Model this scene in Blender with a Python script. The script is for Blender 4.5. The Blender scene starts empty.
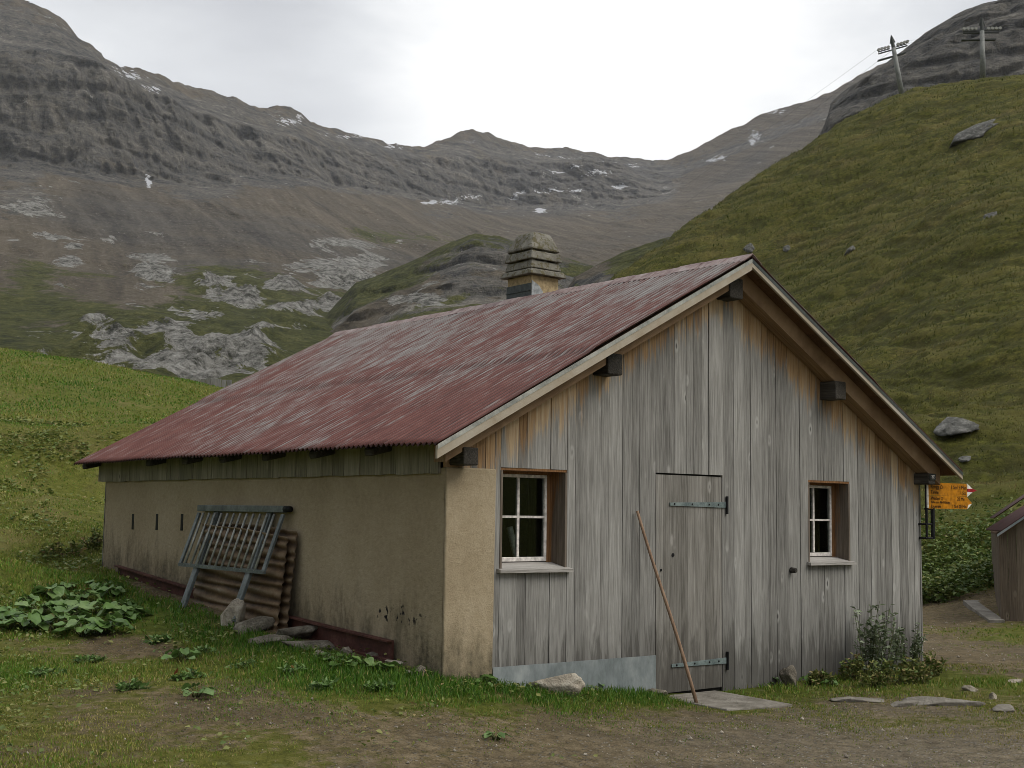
import bpy, math, random
import numpy as np
from mathutils import Matrix, Vector

random.seed(7)
rng = np.random.default_rng(11)
SC = bpy.context.scene
COL = SC.collection

# ------------------------------------------------------------------ camera
F, CX, CY, CZ = 1279.43, -6.0807, -8.3352, 1.6312
YAW, PITCH, ROLL = 0.6817, 0.0998, 0.0135
CAM = np.array([CX, CY, CZ])
FW = np.array([math.sin(YAW)*math.cos(PITCH), math.cos(YAW)*math.cos(PITCH), math.sin(PITCH)])
_r = np.array([math.cos(YAW), -math.sin(YAW), 0.0]); _u = np.cross(_r, FW)
RT = _r*math.cos(ROLL) + _u*math.sin(ROLL)
UP = -_r*math.sin(ROLL) + _u*math.cos(ROLL)
cam = bpy.data.cameras.new('camera'); cam.sensor_width = 36; cam.lens = F/1024*36
cam.clip_start = 0.05; cam.clip_end = 30000
cam_o = bpy.data.objects.new('camera', cam); COL.objects.link(cam_o)
cam_o.matrix_world = Matrix(((RT[0], UP[0], -FW[0], CX), (RT[1], UP[1], -FW[1], CY), (RT[2], UP[2], -FW[2], CZ), (0, 0, 0, 1)))
SC.camera = cam_o

# ------------------------------------------------------------------ light
SUN_AZ, SUN_EL = math.radians(150), math.radians(48)     # azimuth clockwise from +y
sun = bpy.data.lights.new('sun', 'SUN'); sun.energy = 1.5; sun.angle = math.radians(35); sun.color = (1, 0.95, 0.87)
sun_o = bpy.data.objects.new('sun', sun); COL.objects.link(sun_o)
sd = Vector((math.sin(SUN_AZ)*math.cos(SUN_EL), math.cos(SUN_AZ)*math.cos(SUN_EL), math.sin(SUN_EL)))
sun_o.rotation_euler = sd.to_track_quat('Z', 'Y').to_euler(); sun_o.location = (0, -20, 40)

SC.view_settings.view_transform = 'Standard'; SC.view_settings.look = 'None'
SC.view_settings.gamma = 1; SC.view_settings.use_curve_mapping = False
SC.view_settings.exposure = 0.58
SC.cycles.use_denoising = True; SC.cycles.denoising_prefilter = 'ACCURATE'
SC.cycles.filter_width = 0.85
SC.cycles.max_bounces = 6; SC.cycles.volume_bounces = 1; SC.cycles.transparent_max_bounces = 8


class G:
    """small node-graph writer"""
    def __init__(s, nt): s.nt = nt; s.n = nt.nodes; s.l = nt.links
    def put(s, sock, v):
        if isinstance(v, bpy.types.NodeSocket): s.l.new(v, sock)
        elif v is not None:
            if hasattr(sock, 'default_value'):
                if sock.type == 'RGBA' and len(v) == 3: v = (*v, 1)
                sock.default_value = v
    def new(s, t, **kw):
        n = s.n.new(t)
        for k, v in kw.items(): setattr(n, k, v)
        return n
    def coord(s, kind='Object'): return s.new('ShaderNodeTexCoord').outputs[kind]
    def mapv(s, v, scale=(1, 1, 1), loc=(0, 0, 0), rot=(0, 0, 0)):
        n = s.new('ShaderNodeMapping'); s.put(n.inputs['Vector'], v); n.inputs['Scale'].default_value = scale
        n.inputs['Location'].default_value = loc; n.inputs['Rotation'].default_value = rot; return n.outputs[0]
    def noise(s, v, scale, detail=4, rough=.55, dist=0.0):
        n = s.new('ShaderNodeTexNoise'); s.put(n.inputs['Vector'], v); n.inputs['Scale'].default_value = scale
        n.inputs['Detail'].default_value = detail; n.inputs['Roughness'].default_value = rough
        n.inputs['Distortion'].default_value = dist; return s.m('MULTIPLY_ADD', n.outputs['Fac'], 1.75, -.375)
    def voro(s, v, scale, feature='F1', out='Distance'):
        n = s.new('ShaderNodeTexVoronoi', feature=feature); s.put(n.inputs['Vector'], v); n.inputs['Scale'].default_value = scale
        return n.outputs[out]
    def m(s, op, a, b=None, c=None, clamp=False):
        n = s.new('ShaderNodeMath', operation=op); n.use_clamp = clamp; s.put(n.inputs[0], a)
        if b is not None: s.put(n.inputs[1], b)
        if c is not None: s.put(n.inputs[2], c)
        return n.outputs[0]
    def ramp(s, fac, stops, interp='LINEAR'):
        n = s.new('ShaderNodeValToRGB'); e = n.color_ramp.elements; n.color_ramp.interpolation = interp
        while len(e) < len(stops): e.new(.5)
        for el, (p, c) in zip(e, stops):
            el.position = p; el.color = (c, c, c, 1) if not hasattr(c, '__len__') else (*c, 1)
        s.put(n.inputs[0], fac); return n.outputs[0]
    def step(s, v, a, b):
        n = s.new('ShaderNodeMapRange'); n.interpolation_type = 'SMOOTHSTEP'; s.put(n.inputs[0], v)
        n.inputs[1].default_value = a; n.inputs[2].default_value = b; return n.outputs[0]
    def mix(s, fac, a, b, mode='MIX'):
        n = s.new('ShaderNodeMix', data_type='RGBA', blend_type=mode); n.clamp_factor = True
        s.put(n.inputs[0], fac); s.put(n.inputs[6], a); s.put(n.inputs[7], b); return n.outputs[2]
    def attr(s, name, out='Color'): return s.new('ShaderNodeAttribute', attribute_name=name).outputs[out]
    def sep(s, c):
        n = s.new('ShaderNodeSeparateColor'); s.put(n.inputs[0], c); return n.outputs
    def xyz(s, v):
        n = s.new('ShaderNodeSeparateXYZ'); s.put(n.inputs[0], v); return n.outputs
    def comb(s, x, y, z):
        n = s.new('ShaderNodeCombineXYZ'); s.put(n.inputs[0], x); s.put(n.inputs[1], y); s.put(n.inputs[2], z); return n.outputs[0]
    def bump(s, h, strength=.3, dist=.02):
        n = s.new('ShaderNodeBump'); s.put(n.inputs['Height'], h); n.inputs['Strength'].default_value = strength
        n.inputs['Distance'].default_value = dist; return n.outputs[0]


def mat(name):
    mt = bpy.data.materials.new(name); mt.use_nodes = True
    g = G(mt.node_tree); b = g.n['Principled BSDF']; b.inputs['Roughness'].default_value = .85
    b.inputs['Specular IOR Level'].default_value = .25
    g.b = b
    return mt, g

# ------------------------------------------------------------------ sky
W = bpy.data.worlds.new('World'); SC.world = W; W.use_nodes = True
g = G(W.node_tree); bg = g.n['Background']; bg.inputs['Strength'].default_value = 0.1
sky = g.new('ShaderNodeTexSky', sky_type='NISHITA'); sky.sun_disc = False
sky.sun_elevation = SUN_EL; sky.sun_rotation = SUN_AZ; sky.altitude = 1800; sky.air_density = 1; sky.dust_density = 1
d = g.coord('Generated')
cl = g.noise(g.mapv(d, (1, 1, 2.6), (3.1, 1.7, .4)), 2.2, 5, .5, .6)
cl2 = g.noise(g.mapv(d, (1, 1, 2.4), (7, 2, 5)), 6.0, 6, .55, .5)
def toward(px_, py_, a, b):
    v = ((px_-512)/F*RT - (py_-384)/F*UP + FW); v = v/np.linalg.norm(v)
    vm = g.new('ShaderNodeVectorMath', operation='DOT_PRODUCT'); g.put(vm.inputs[0], d); vm.inputs[1].default_value = tuple(v)
    return g.step(vm.outputs['Value'], math.cos(math.radians(a)), math.cos(math.radians(b)))
den = g.m('MULTIPLY_ADD', cl, .48, -.14); den = g.m('ADD', den, g.m('MULTIPLY', cl2, .34))
for (qx, qy, ra, rb_, k) in [(660, 95, 19, 0, .95), (90, 110, 11, 0, .34), (960, -60, 14, 0, -.30)]:
    den = g.m('ADD', den, g.m('MULTIPLY', toward(qx, qy, ra, rb_), k))
cloud = g.ramp(den, [(.10, (3.5, 3.55, 3.7)), (.42, (4.6, 4.68, 4.85)), (.70, (6.0, 6.1, 6.2)), (1.0, (8.3, 8.3, 8.2))])
west = g.xyz(d)[0]                                     # added: darker unseen sky to the west, dims the hut's left wall
cloud = g.mix(g.step(west, .0, -.75), cloud, (2.2, 2.3, 2.5))
zen = g.m('MULTIPLY_ADD', g.step(g.xyz(d)[2], .36, .95), 1.5, 1.0)          # overcast skies are brightest overhead
cloud = g.mix(1, cloud, g.comb(zen, zen, zen), 'MULTIPLY')
g.put(bg.inputs['Color'], g.mix(.92, sky.outputs[0], cloud))

# ------------------------------------------------------------------ object helpers
def tag(o, label=None, cat=None, group=None, kind=None):
    if label: o['label'] = label
    if cat: o['category'] = cat
    if group: o['group'] = group
    if kind: o['kind'] = kind
    return o

def empty(name, loc, label, cat, group=None):
    o = bpy.data.objects.new(name, None); COL.objects.link(o); o.location = loc; o.empty_display_size = .1
    bpy.context.view_layer.update()
    return tag(o, label, cat, group)

class MB:
    """collects verts / faces (world coordinates) with a colour attribute"""
    def __init__(s): s.v = []; s.f = []; s.c = []; s.mi = []
    def add(s, vs, fs, c=(0, 0, 0, 1), mi=0):
        o = len(s.v); s.v += [tuple(map(float, p)) for p in vs]; s.f += [tuple(i+o for i in q) for q in fs]
        s.mi += [mi]*len(fs)
        if len(vs) and hasattr(c[0], '__len__'): s.c += [tuple(k) for k in c]
        else: s.c += [tuple(c)]*len(vs)
        return s
    def box(s, a, b, c=(0, 0, 0, 1), mi=0):
        (x0, y0, z0), (x1, y1, z1) = a, b
        return s.add([(x0,y0,z0),(x1,y0,z0),(x1,y1,z0),(x0,y1,z0),(x0,y0,z1),(x1,y0,z1),(x1,y1,z1),(x0,y1,z1)],
                     [(0,3,2,1),(4,5,6,7),(0,1,5,4),(1,2,6,5),(2,3,7,6),(3,0,4,7)], c, mi)
    def hexa(s, p, c=(0, 0, 0, 1), mi=0):      # 8 points, bottom ring then top ring
        return s.add(p, [(0,3,2,1),(4,5,6,7),(0,1,5,4),(1,2,6,5),(2,3,7,6),(3,0,4,7)], c, mi)
    def bar(s, a, b, w, h, up=(0, 0, 1), c=(0, 0, 0, 1), mi=0):
        a = np.array(a, float); b = np.array(b, float); d = b-a; d /= np.linalg.norm(d)
        sd = np.cross(d, up); sd /= np.linalg.norm(sd); u = np.cross(sd, d)
        P = []
        for e in (a, b): P += [e-sd*w/2-u*h/2, e+sd*w/2-u*h/2, e+sd*w/2+u*h/2, e-sd*w/2+u*h/2]
        return s.add(P, [(0,3,2,1),(4,5,6,7),(0,1,5,4),(1,2,6,5),(2,3,7,6),(3,0,4,7)], c, mi)
    def tube(s, pts, rad, n=8, c=(0, 0, 0, 1), mi=0):
        pts = [np.array(p, float) for p in pts]; k = len(pts)
        if not hasattr(rad, '__len__'): rad = [rad]*k
        vs = []; fs = []
        ref = np.array([0, 0, 1.0])
        dm = pts[-1]-pts[0]
        if abs(dm[2]) > .9*np.linalg.norm(dm): ref = np.array([1.0, 0, 0])
        for i in range(k):
            d = pts[min(i+1, k-1)]-pts[max(i-1, 0)]; d /= np.linalg.norm(d)
            a = np.cross(d, ref); a /= np.linalg.norm(a); b = np.cross(a, d)
            for j in range(n):
                t = 2*math.pi*j/n; vs.append(pts[i]+rad[i]*(a*math.cos(t)+b*math.sin(t)))
        for i in range(k-1):
            for j in range(n):
                fs.append((i*n+j, i*n+(j+1) % n, (i+1)*n+(j+1) % n, (i+1)*n+j))
        fs.append(tuple(range(n-1, -1, -1))); fs.append(tuple((k-1)*n+j for j in range(n)))
        return s.add(vs, fs, c, mi)
    def build(s, name, m, parent=None, smooth=False, bevel=0.0, label=None):
        me = bpy.data.meshes.new(name); me.from_pydata(s.v, [], s.f)
        ms = m if isinstance(m, (list, tuple)) else [m]
        for q in ms: me.materials.append(q)
        if len(ms) > 1: me.polygons.foreach_set('material_index', s.mi)
        ca = me.color_attributes.new('tone', 'FLOAT_COLOR', 'POINT')
        ca.data.foreach_set('color', np.array(s.c, np.float32).ravel())
        if smooth: me.shade_smooth()
        o = bpy.data.objects.new(name, me); COL.objects.link(o)
        if bevel:
            bv = o.modifiers.new('edge', 'BEVEL'); bv.width = bevel; bv.segments = 2; bv.limit_method = 'ANGLE'
        if parent: keep(o, parent)
        if label: o['label'] = label
        return o

def keep(o, parent):
    o.parent = parent
    M = Matrix.Identity(4); q = parent
    while q: M = q.matrix_basis @ M if q.parent is None else q.matrix_parent_inverse @ q.matrix_basis @ M; q = q.parent
    o.matrix_parent_inverse = M.inverted()

def mesh_np(name, V, Fc, m, attrs=None, smooth=True):
    """mesh from numpy arrays; Fc (n,3) or (n,4)"""
    me = bpy.data.meshes.new(name); n, k = Fc.shape
    me.vertices.add(len(V)); me.vertices.foreach_set('co', V.astype(np.float32).ravel())
    me.loops.add(n*k); me.loops.foreach_set('vertex_index', Fc.astype(np.int32).ravel())
    me.polygons.add(n); me.polygons.foreach_set('loop_start', np.arange(0, n*k, k, dtype=np.int32))
    me.update(calc_edges=True); me.validate()
    if smooth: me.shade_smooth()
    for a, c in (attrs or {}).items():
        ca = me.color_attributes.new(a, 'FLOAT_COLOR', 'POINT'); ca.data.foreach_set('color', c.astype(np.float32).ravel())
    for q in (m if isinstance(m, (list, tuple)) else [m]): me.materials.append(q)
    o = bpy.data.objects.new(name, me); COL.objects.link(o); return o

# ------------------------------------------------------------------ numpy noise
def _hash(i, j, k, seed):
    h = (i.astype(np.int64)*374761393 + j.astype(np.int64)*668265263 + k.astype(np.int64)*2147483647 + seed*974634777) & 0xffffffff
    h = ((h ^ (h >> 13))*1274126177) & 0xffffffff
    h = ((h ^ (h >> 16))*2246822519) & 0xffffffff
    return ((h ^ (h >> 15)) & 0xffff)/65535.0
def vnoise(P, seed=0):
    P = np.asarray(P, float); i0 = np.floor(P); f = P-i0; i0 = i0.astype(np.int64); f = f*f*f*(f*(f*6-15)+10)
    r = 0
    for a in (0, 1):
        wa = f[..., 0] if a else 1-f[..., 0]
        for b in (0, 1):
            wb = f[..., 1] if b else 1-f[..., 1]
            for c in (0, 1):
                wc = f[..., 2] if c else 1-f[..., 2]
                r = r + wa*wb*wc*_hash(i0[..., 0]+a, i0[..., 1]+b, i0[..., 2]+c, seed)
    return r*2-1
def fbm(P, sc, oct=4, seed=0, gain=.5):
    P = np.asarray(P, float)/sc; r = 0; a = 1; t = 0
    for o in range(oct):
        r = r + a*vnoise(P*2.03**o+o*17.3, seed+o); t += a; a *= gain
    return r/t
def sstep(a, b, x):
    t = np.clip((x-a)/(b-a), 0, 1); return t*t*(3-2*t)

# ------------------------------------------------------------------ survey: turning sight lines into places
def ray(x, y): return FW + RT*((x-512)/F) - UP*((y-384)/F)
def at(x, y, dist):
    d = ray(x, y); return CAM + d*(dist/np.hypot(d[0], d[1]))
def plane(x, y, ax, val):
    d = ray(x, y); return CAM + d*((val-CAM[ax])/d[ax])

HW, HL = 6.6145, 7.0559            # hut width, length
ctrl = [(0,-.03,.30),(0,.64,.38),(0,2.4,.53),(0,4.8,.70),(-.4,4.0,.63),(-.4,2.9,.55),(0,HL,.90),(.5,-.1,.22),(1.5,-.1,.10),(2.4,-.1,.0),(3.3,-.1,-.04),(4.2,-.1,-.03),
        (5.4,-.1,.0),(HW,0,.04),(2.5,-1,-.04),(3.1,-1,-.04),(5,-1.3,-.03),(4.4,-2,-.03),(2,-3.8,-.02),(-.5,-2.2,.06),(-3.4,-.6,.2),(CX,CY,.0),
        (-2,-6,.0),(-8,-3,.25),(-1,-.5,.26),(-.9,2.4,.42),(-1.0,4.8,.60),(-1,7,.82),(-2.2,3.4,.46),(-4,3.2,.5),(8,2,.03),(13,2.7,0),(12,-2,0),(6,-6,-.05),
        (16.6,6.5,.05),(2,7.5,.7),(HW,7.5,.35),(3,14,1.4),(9,12,.6),(0,-20,-.3),(-25,-15,1.0),(20,-15,-.4),(40,-40,-2),(-20,-50,-2),(0,-120,-12),(120,-90,30),(-120,-60,10),
        (-90,20,16),(90,-20,4),(200,-150,75),(-160,-160,-30),(-60,-8,6)]
px = [(0,560,14.8),(100,500,20.5),(0,500,19.5),(0,450,26),(0,400,34),(0,350,44),(110,365,43),(215,386,41),(60,430,29),(160,430,27),(300,412,39),(400,440,37),
      (-150,330,46),(-150,450,25),(-400,330,50),
      (1024,592,25),(1024,540,28),(1024,480,32.5),(1024,400,42),(1024,300,58),(1024,200,83),(1024,130,110),(1024,78,139),
      (960,592,26),(960,540,29.5),(960,480,35.5),(960,400,47),(960,300,66),(960,200,94),(960,130,119),(960,80,143),
      (905,97,150),(905,200,105),(905,300,76),(905,400,55),(850,130,150),(850,250,101),(850,350,74),(850,450,52),
      (800,164,148),(800,250,112),(800,330,88),(800,430,60),(700,222,141),(700,300,112),(700,380,80),(610,276,130),(610,350,90),(560,312,125),(600,450,48),
      (1250,60,150),(1250,300,60),(1250,480,32),(1100,66,142),(500,400,70)]
ctrl += [tuple(at(*p)) for p in px]
for x, y, dd, drop in [(0,350,75,8),(110,365,75,8),(215,386,72,8),(-150,330,80,9),(300,412,75,7),(400,440,80,4),(610,276,165,9),(700,222,180,12),(800,164,188,14),(905,97,190,15),
                       (960,80,185,14),(1024,78,180,12),(1100,66,185,12),(560,312,165,9),(500,400,150,12)]:
    p = at(x, y, dd); q = at(x, y, dd*.6); ctrl.append((p[0], p[1], q[2]-drop))
for a in range(-180, 180, 20):       # far rim of the near ground
    zz = -25 + 8*math.sin(a*.05)
    ctrl.append((CX+420*math.sin(math.radians(a)), CY+420*math.cos(math.radians(a)), zz))
ctrl = np.array(ctrl)
def rbf_fit(P, v, c):
    A = np.sqrt(((P[:, None]-P[None])**2).sum(-1)+c*c); n = len(P)
    M = np.zeros((n+1, n+1)); M[:n, :n] = A; M[:n, n] = 1; M[n, :n] = 1
    return np.linalg.solve(M, np.append(v, 0))
_wz = rbf_fit(ctrl[:, :2], ctrl[:, 2], .8)
def rbf(P, w, x, y, c):
    r = np.full(x.shape, w[-1])
    for p, k in zip(P, w): r = r + k*np.sqrt((x-p[0])**2+(y-p[1])**2+c*c)
    return r
def base_z(x, y):
    x = np.asarray(x, float); y = np.asarray(y, float)
    dist = np.hypot(x-CX, y-CY)
    k = np.clip((dist-22)/40, 0, 1)*4.0     # blur of the far control points
    z = rbf(ctrl, _wz, x, y, .8)
    if np.any(k > 0):
        acc = z*.3; o = 0
        for dx, dy in ((1, 0), (-1, 0), (0, 1), (0, -1), (.7, .7), (-.7, .7), (.7, -.7)):
            acc = acc + .1*rbf(ctrl, _wz, x+dx*k, y+dy*k, .8)
        z = acc
    return z
HILL = np.array(at(960, 300, 66))[:2]
def hill_mask(x, y):                        # the steep pasture on the far side
    s = (x-CX)*math.cos(YAW)-(y-CY)*math.sin(YAW); f = (x-CX)*math.sin(YAW)+(y-CY)*math.cos(YAW)
    return sstep(27, 36, f+.25*s)*sstep(-.06, .06, s/np.maximum(f, 1))
_ta = np.array(at(700, 330, 103)); _tb = np.array(at(1024, 250, 70)); TAN = (_tb-_ta)[:2]/np.linalg.norm((_tb-_ta)[:2])
def ledge(x, y, z):
    """cattle ledges: uneven shelves that follow the contour, break off and merge"""
    t = x*TAN[0]+y*TAN[1]; P = np.stack([x, y, 0*x], -1); zz = z + .5*fbm(P, 9, 3, 12)
    a = fbm(np.stack([t/3.6, zz/.42, x*0], -1), 1.0, 3, 14, .65); c = fbm(np.stack([t/1.5, zz/.20, x*0+9], -1), 1.0, 2, 15, .6)
    return np.clip(a*1.3+c*.7, -1, 1)
def ground_z(x, y):
    x = np.asarray(x, float); y = np.asarray(y, float); z = base_z(x, y)
    P = np.stack([x, y, 0*x], -1); dist = np.hypot(x-CX, y-CY)
    near = fbm(P, .8, 3, 5)*.018 + fbm(P, 3.1, 3, 6)*.03
    out = np.clip((np.maximum(np.maximum(-x, x-HW), np.maximum(-y, y-HL)))/.8, .15, 1)
    z = z + near*out
    mid = sstep(14, 26, dist)
    z = z + mid*(fbm(P, 1.6, 3, 8)*.10 + fbm(P, 6, 3, 9)*.22)
    h = hill_mask(x, y)
    z = z + h*(ledge(x, y, z)*.17 + fbm(P, 14, 4, 16)*.8 + fbm(P, 4.5, 3, 19)*.55 + fbm(P, 1.1, 3, 18, .65)*.17)
    return z
def tread(x, y):
    P = np.stack([x, y, 0*x], -1); z = base_z(x, y); dist = np.hypot(x-CX, y-CY)
    z = z + sstep(14, 26, dist)*(fbm(P, 1.6, 3, 8)*.10 + fbm(P, 6, 3, 9)*.22)
    return np.clip(ledge(x, y, z)*.9+.5, 0, 1)
def gpix(x, y, t0=6.0, t1=220.0):
    d = ray(x, y); d = d/np.hypot(d[0], d[1])
    t = np.geomspace(t0, t1, 1500); P = CAM[None]+d[None]*t[:, None]
    gz = ground_z(P[:, 0], P[:, 1]); i = np.argmax(P[:, 2] < gz)
    if P[i, 2] >= gz[i]: i = -1
    return np.array([P[i, 0], P[i, 1], gz[i]])
def gz1(x, y): return float(ground_z(np.array([x]), np.array([y]))[0])

# cover survey: how bare / how lush / how gravelly the ground is
cov = [(0,766,.35,.1,0),(100,760,.3,.1,0),(200,740,.55,0,0),(60,700,.38,.1,0),(150,690,.6,0,0),(250,700,.6,0,0),(350,720,.78,0,.1),(450,730,.86,0,.2),(600,740,.95,0,.3),
       (750,745,.92,0,.7),(900,750,.92,0,.9),(1020,750,.85,0,.9),(700,718,.75,0,.4),(600,715,.7,.1,.2),(850,722,.72,0,.7),(950,715,.6,.1,.6),(512,765,.9,0,.2),(300,765,.45,0,.1),
       (0,660,.12,.4,0),(50,672,.2,.5,0),(150,662,.3,.4,0),(250,665,.08,.8,0),(350,684,.02,1,0),(450,694,.02,1,0),(560,698,.02,1,0),(650,700,.04,1,0),(780,692,.2,.8,0),
       (850,687,.3,.5,0),(930,693,.35,.4,0),(985,683,.15,.6,0),(200,640,.05,.9,0),(60,560,.05,.4,0),(0,610,.05,.4,0),(125,652,.75,0,0),(165,650,.7,0,0),(300,660,.05,.9,0),
       (940,620,.97,0,.1),(930,650,.97,0,.2),(960,642,.9,0,.2),(1000,660,.9,0,.2),(1022,668,.9,0,.2),(995,640,.3,.4,0),(1018,637,.1,.5,0),(962,628,.55,.1,0),(985,612,.85,0,0),
       (945,604,.95,0,0),(880,708,.85,0,.6),(1000,706,.6,.1,.6),(400,700,.3,.4,0),(500,708,.4,.4,0),(120,600,.02,.9,0),(180,585,.02,1,0),(20,520,.02,.2,0),(100,440,.02,.2,0),(0,400,.0,.5,0)]
cP = []; cV = []
for x, y, a, b, c in cov:
    p = gpix(x, y); cP.append(p[:2]); cV.append((a, b, c))
for p, v in [(HILL, (0, .2, 0)), (at(935,584,26), (0, .6, 0)), (at(1000,560,27), (0, .5, 0)), ((0, -30), (.5, .2, .3)), ((-30, 0), (.1, .3, 0)), ((40, -20), (.3, .2, .2)), (at(700,300,112), (0, .2, 0)),
             ((9, 3), (.97, 0, .2)), ((8, 6), (.9, 0, .1)), ((3, 12), (.1, .4, 0)), ((-100, 100), (0, .2, 0)), ((100, 100), (0, .2, 0)), ((100, -100), (.1, .2, 0)), ((-100, -100), (.1, .2, 0)), ((14, 7), (.9, 0, 0))]:
    cP.append(np.array(p)[:2]); cV.append(v)
cP = np.array(cP); cV = np.array(cV, float)
_cw = [rbf_fit(cP, cV[:, i], .3) for i in range(3)]
def cover(x, y):
    r = [np.clip(rbf(cP, w, x, y, .3), 0, 1) for w in _cw]
    dist = np.hypot(x-CX, y-CY); r[0] = r[0]*(1-sstep(30, 40, dist))
    r[0] = np.maximum(r[0], sstep(-.42, -.16, x)*(x < .1)*sstep(.1, .5, y)*(1-sstep(5.6, 6.2, y))); return r

# ------------------------------------------------------------------ materials
def m_ground():
    mt, g = mat('ground'); o = g.coord('Object'); a = g.sep(g.attr('tone')); bare, lush, grav = a[0], a[1], a[2]; hill = g.attr('tone', 'Alpha')
    n1 = g.noise(o, 1.3, 6, .62); n2 = g.noise(o, 9, 5, .65); n3 = g.noise(o, 55, 4, .7); n4 = g.noise(o, .22, 4, .5)
    big = g.noise(g.mapv(o, (1, 1, 3)), .45, 5, .6)
    soil = g.ramp(g.m('ADD', g.m('MULTIPLY', n2, .55), g.m('MULTIPLY', n3, .45)), [(.15, (.052, .038, .019)), (.5, (.162, .122, .064)), (.85, (.31, .245, .148))])
    soil = g.mix(g.step(n1, .3, .7), soil, g.mix(.5, soil, (.075, .058, .034)))
    stone = g.voro(o, 34, out='Color'); sd_ = g.voro(o, 34)
    pick = g.m('MULTIPLY', g.step(g.sep(stone)[0], .62, .72), g.step(sd_, .5, .32))
    gcol = g.ramp(g.sep(stone)[1], [(0, (.08, .075, .065)), (1, (.34, .32, .28))])
    soil = g.mix(g.m('MULTIPLY', grav, .55), soil, g.ramp(g.m('ADD', g.m('MULTIPLY', n2, .5), g.m('MULTIPLY', n3, .5)), [(.2, (.070, .060, .044)), (.8, (.34, .300, .228))]))
    soil = g.mix(g.m('MULTIPLY', pick, g.m('MULTIPLY_ADD', grav, .6, .35)), soil, gcol)
    turf = g.ramp(g.m('ADD', g.m('MULTIPLY', n2, .6), g.m('MULTIPLY', n3, .4)), [(.15, (.040, .046, .007)), (.5, (.110, .112, .020)), (.85, (.20, .185, .048))])
    turf = g.mix(g.m('MULTIPLY', lush, .7), turf, g.ramp(n2, [(.2, (.030, .052, .006)), (.8, (.085, .135, .016))]))
    dry = g.m('MULTIPLY', g.step(n1, .45, .85), .5)
    turf = g.mix(dry, turf, (.185, .145, .060))
    speck = g.voro(o, 7, out='Color'); sdist = g.voro(o, 7)
    turf = g.mix(g.m('MULTIPLY', g.m('MULTIPLY', g.step(g.sep(speck)[0], .72, .8), g.step(sdist, .42, .2)), .55), turf, (.16, .17, .06))
    hcol = g.ramp(big, [(.15, (.028, .031, .004)), (.5, (.056, .057, .009)), (.85, (.098, .086, .019))])
    hcol = g.mix(g.m('MULTIPLY', g.step(n4, .5, .85), .5), hcol, (.125, .088, .034))
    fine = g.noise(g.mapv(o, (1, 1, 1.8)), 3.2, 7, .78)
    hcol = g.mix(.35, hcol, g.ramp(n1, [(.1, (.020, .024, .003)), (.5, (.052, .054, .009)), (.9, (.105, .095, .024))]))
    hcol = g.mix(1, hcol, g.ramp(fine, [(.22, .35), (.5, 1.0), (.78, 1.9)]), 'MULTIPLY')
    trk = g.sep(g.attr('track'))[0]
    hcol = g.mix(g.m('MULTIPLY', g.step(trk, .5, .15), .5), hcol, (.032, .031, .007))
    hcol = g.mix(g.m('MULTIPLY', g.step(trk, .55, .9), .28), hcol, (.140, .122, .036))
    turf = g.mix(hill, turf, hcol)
    k = g.m('ADD', bare, g.m('MULTIPLY', g.m('SUBTRACT', n1, .5), 1.0)); k = g.m('ADD', k, g.m('MULTIPLY', g.m('SUBTRACT', n2, .5), .6))
    k = g.step(k, .30, .70)
    g.put(g.b.inputs['Base Color'], g.mix(k, turf, soil)); g.b.inputs['Roughness'].default_value = .95
    g.b.inputs['Specular IOR Level'].default_value = .1
    h = g.m('ADD', g.m('MULTIPLY', n2, .6), g.m('MULTIPLY', n3, .25)); h = g.m('ADD', h, g.m('MULTIPLY', g.m('MULTIPLY', pick, k), .5))
    g.put(g.b.inputs['Normal'], g.bump(h, 1.0, .07))
    return mt

def m_leaf(name, stops, rough=.6, trans=.0):
    mt, g = mat(name); a = g.sep(g.attr('tone'))
    c = g.ramp(a[0], stops); n = g.noise(g.coord('Object'), 14, 3)
    c = g.mix(.35, c, g.mix(1, c, g.ramp(n, [(.3, .45), (.7, 1.5)]), 'MULTIPLY'))
    g.put(g.b.inputs['Base Color'], c); g.b.inputs['Roughness'].default_value = rough; g.b.inputs['Specular IOR Level'].default_value = .3
    tr = g.new('ShaderNodeBsdfTranslucent'); g.put(tr.inputs['Color'], c)
    mx = g.new('ShaderNodeMixShader'); mx.inputs[0].default_value = .25
    g.l.new(g.b.outputs[0], mx.inputs[1]); g.l.new(tr.outputs[0], mx.inputs[2]); g.l.new(mx.outputs[0], g.n['Material Output'].inputs[0])
    return mt

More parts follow.
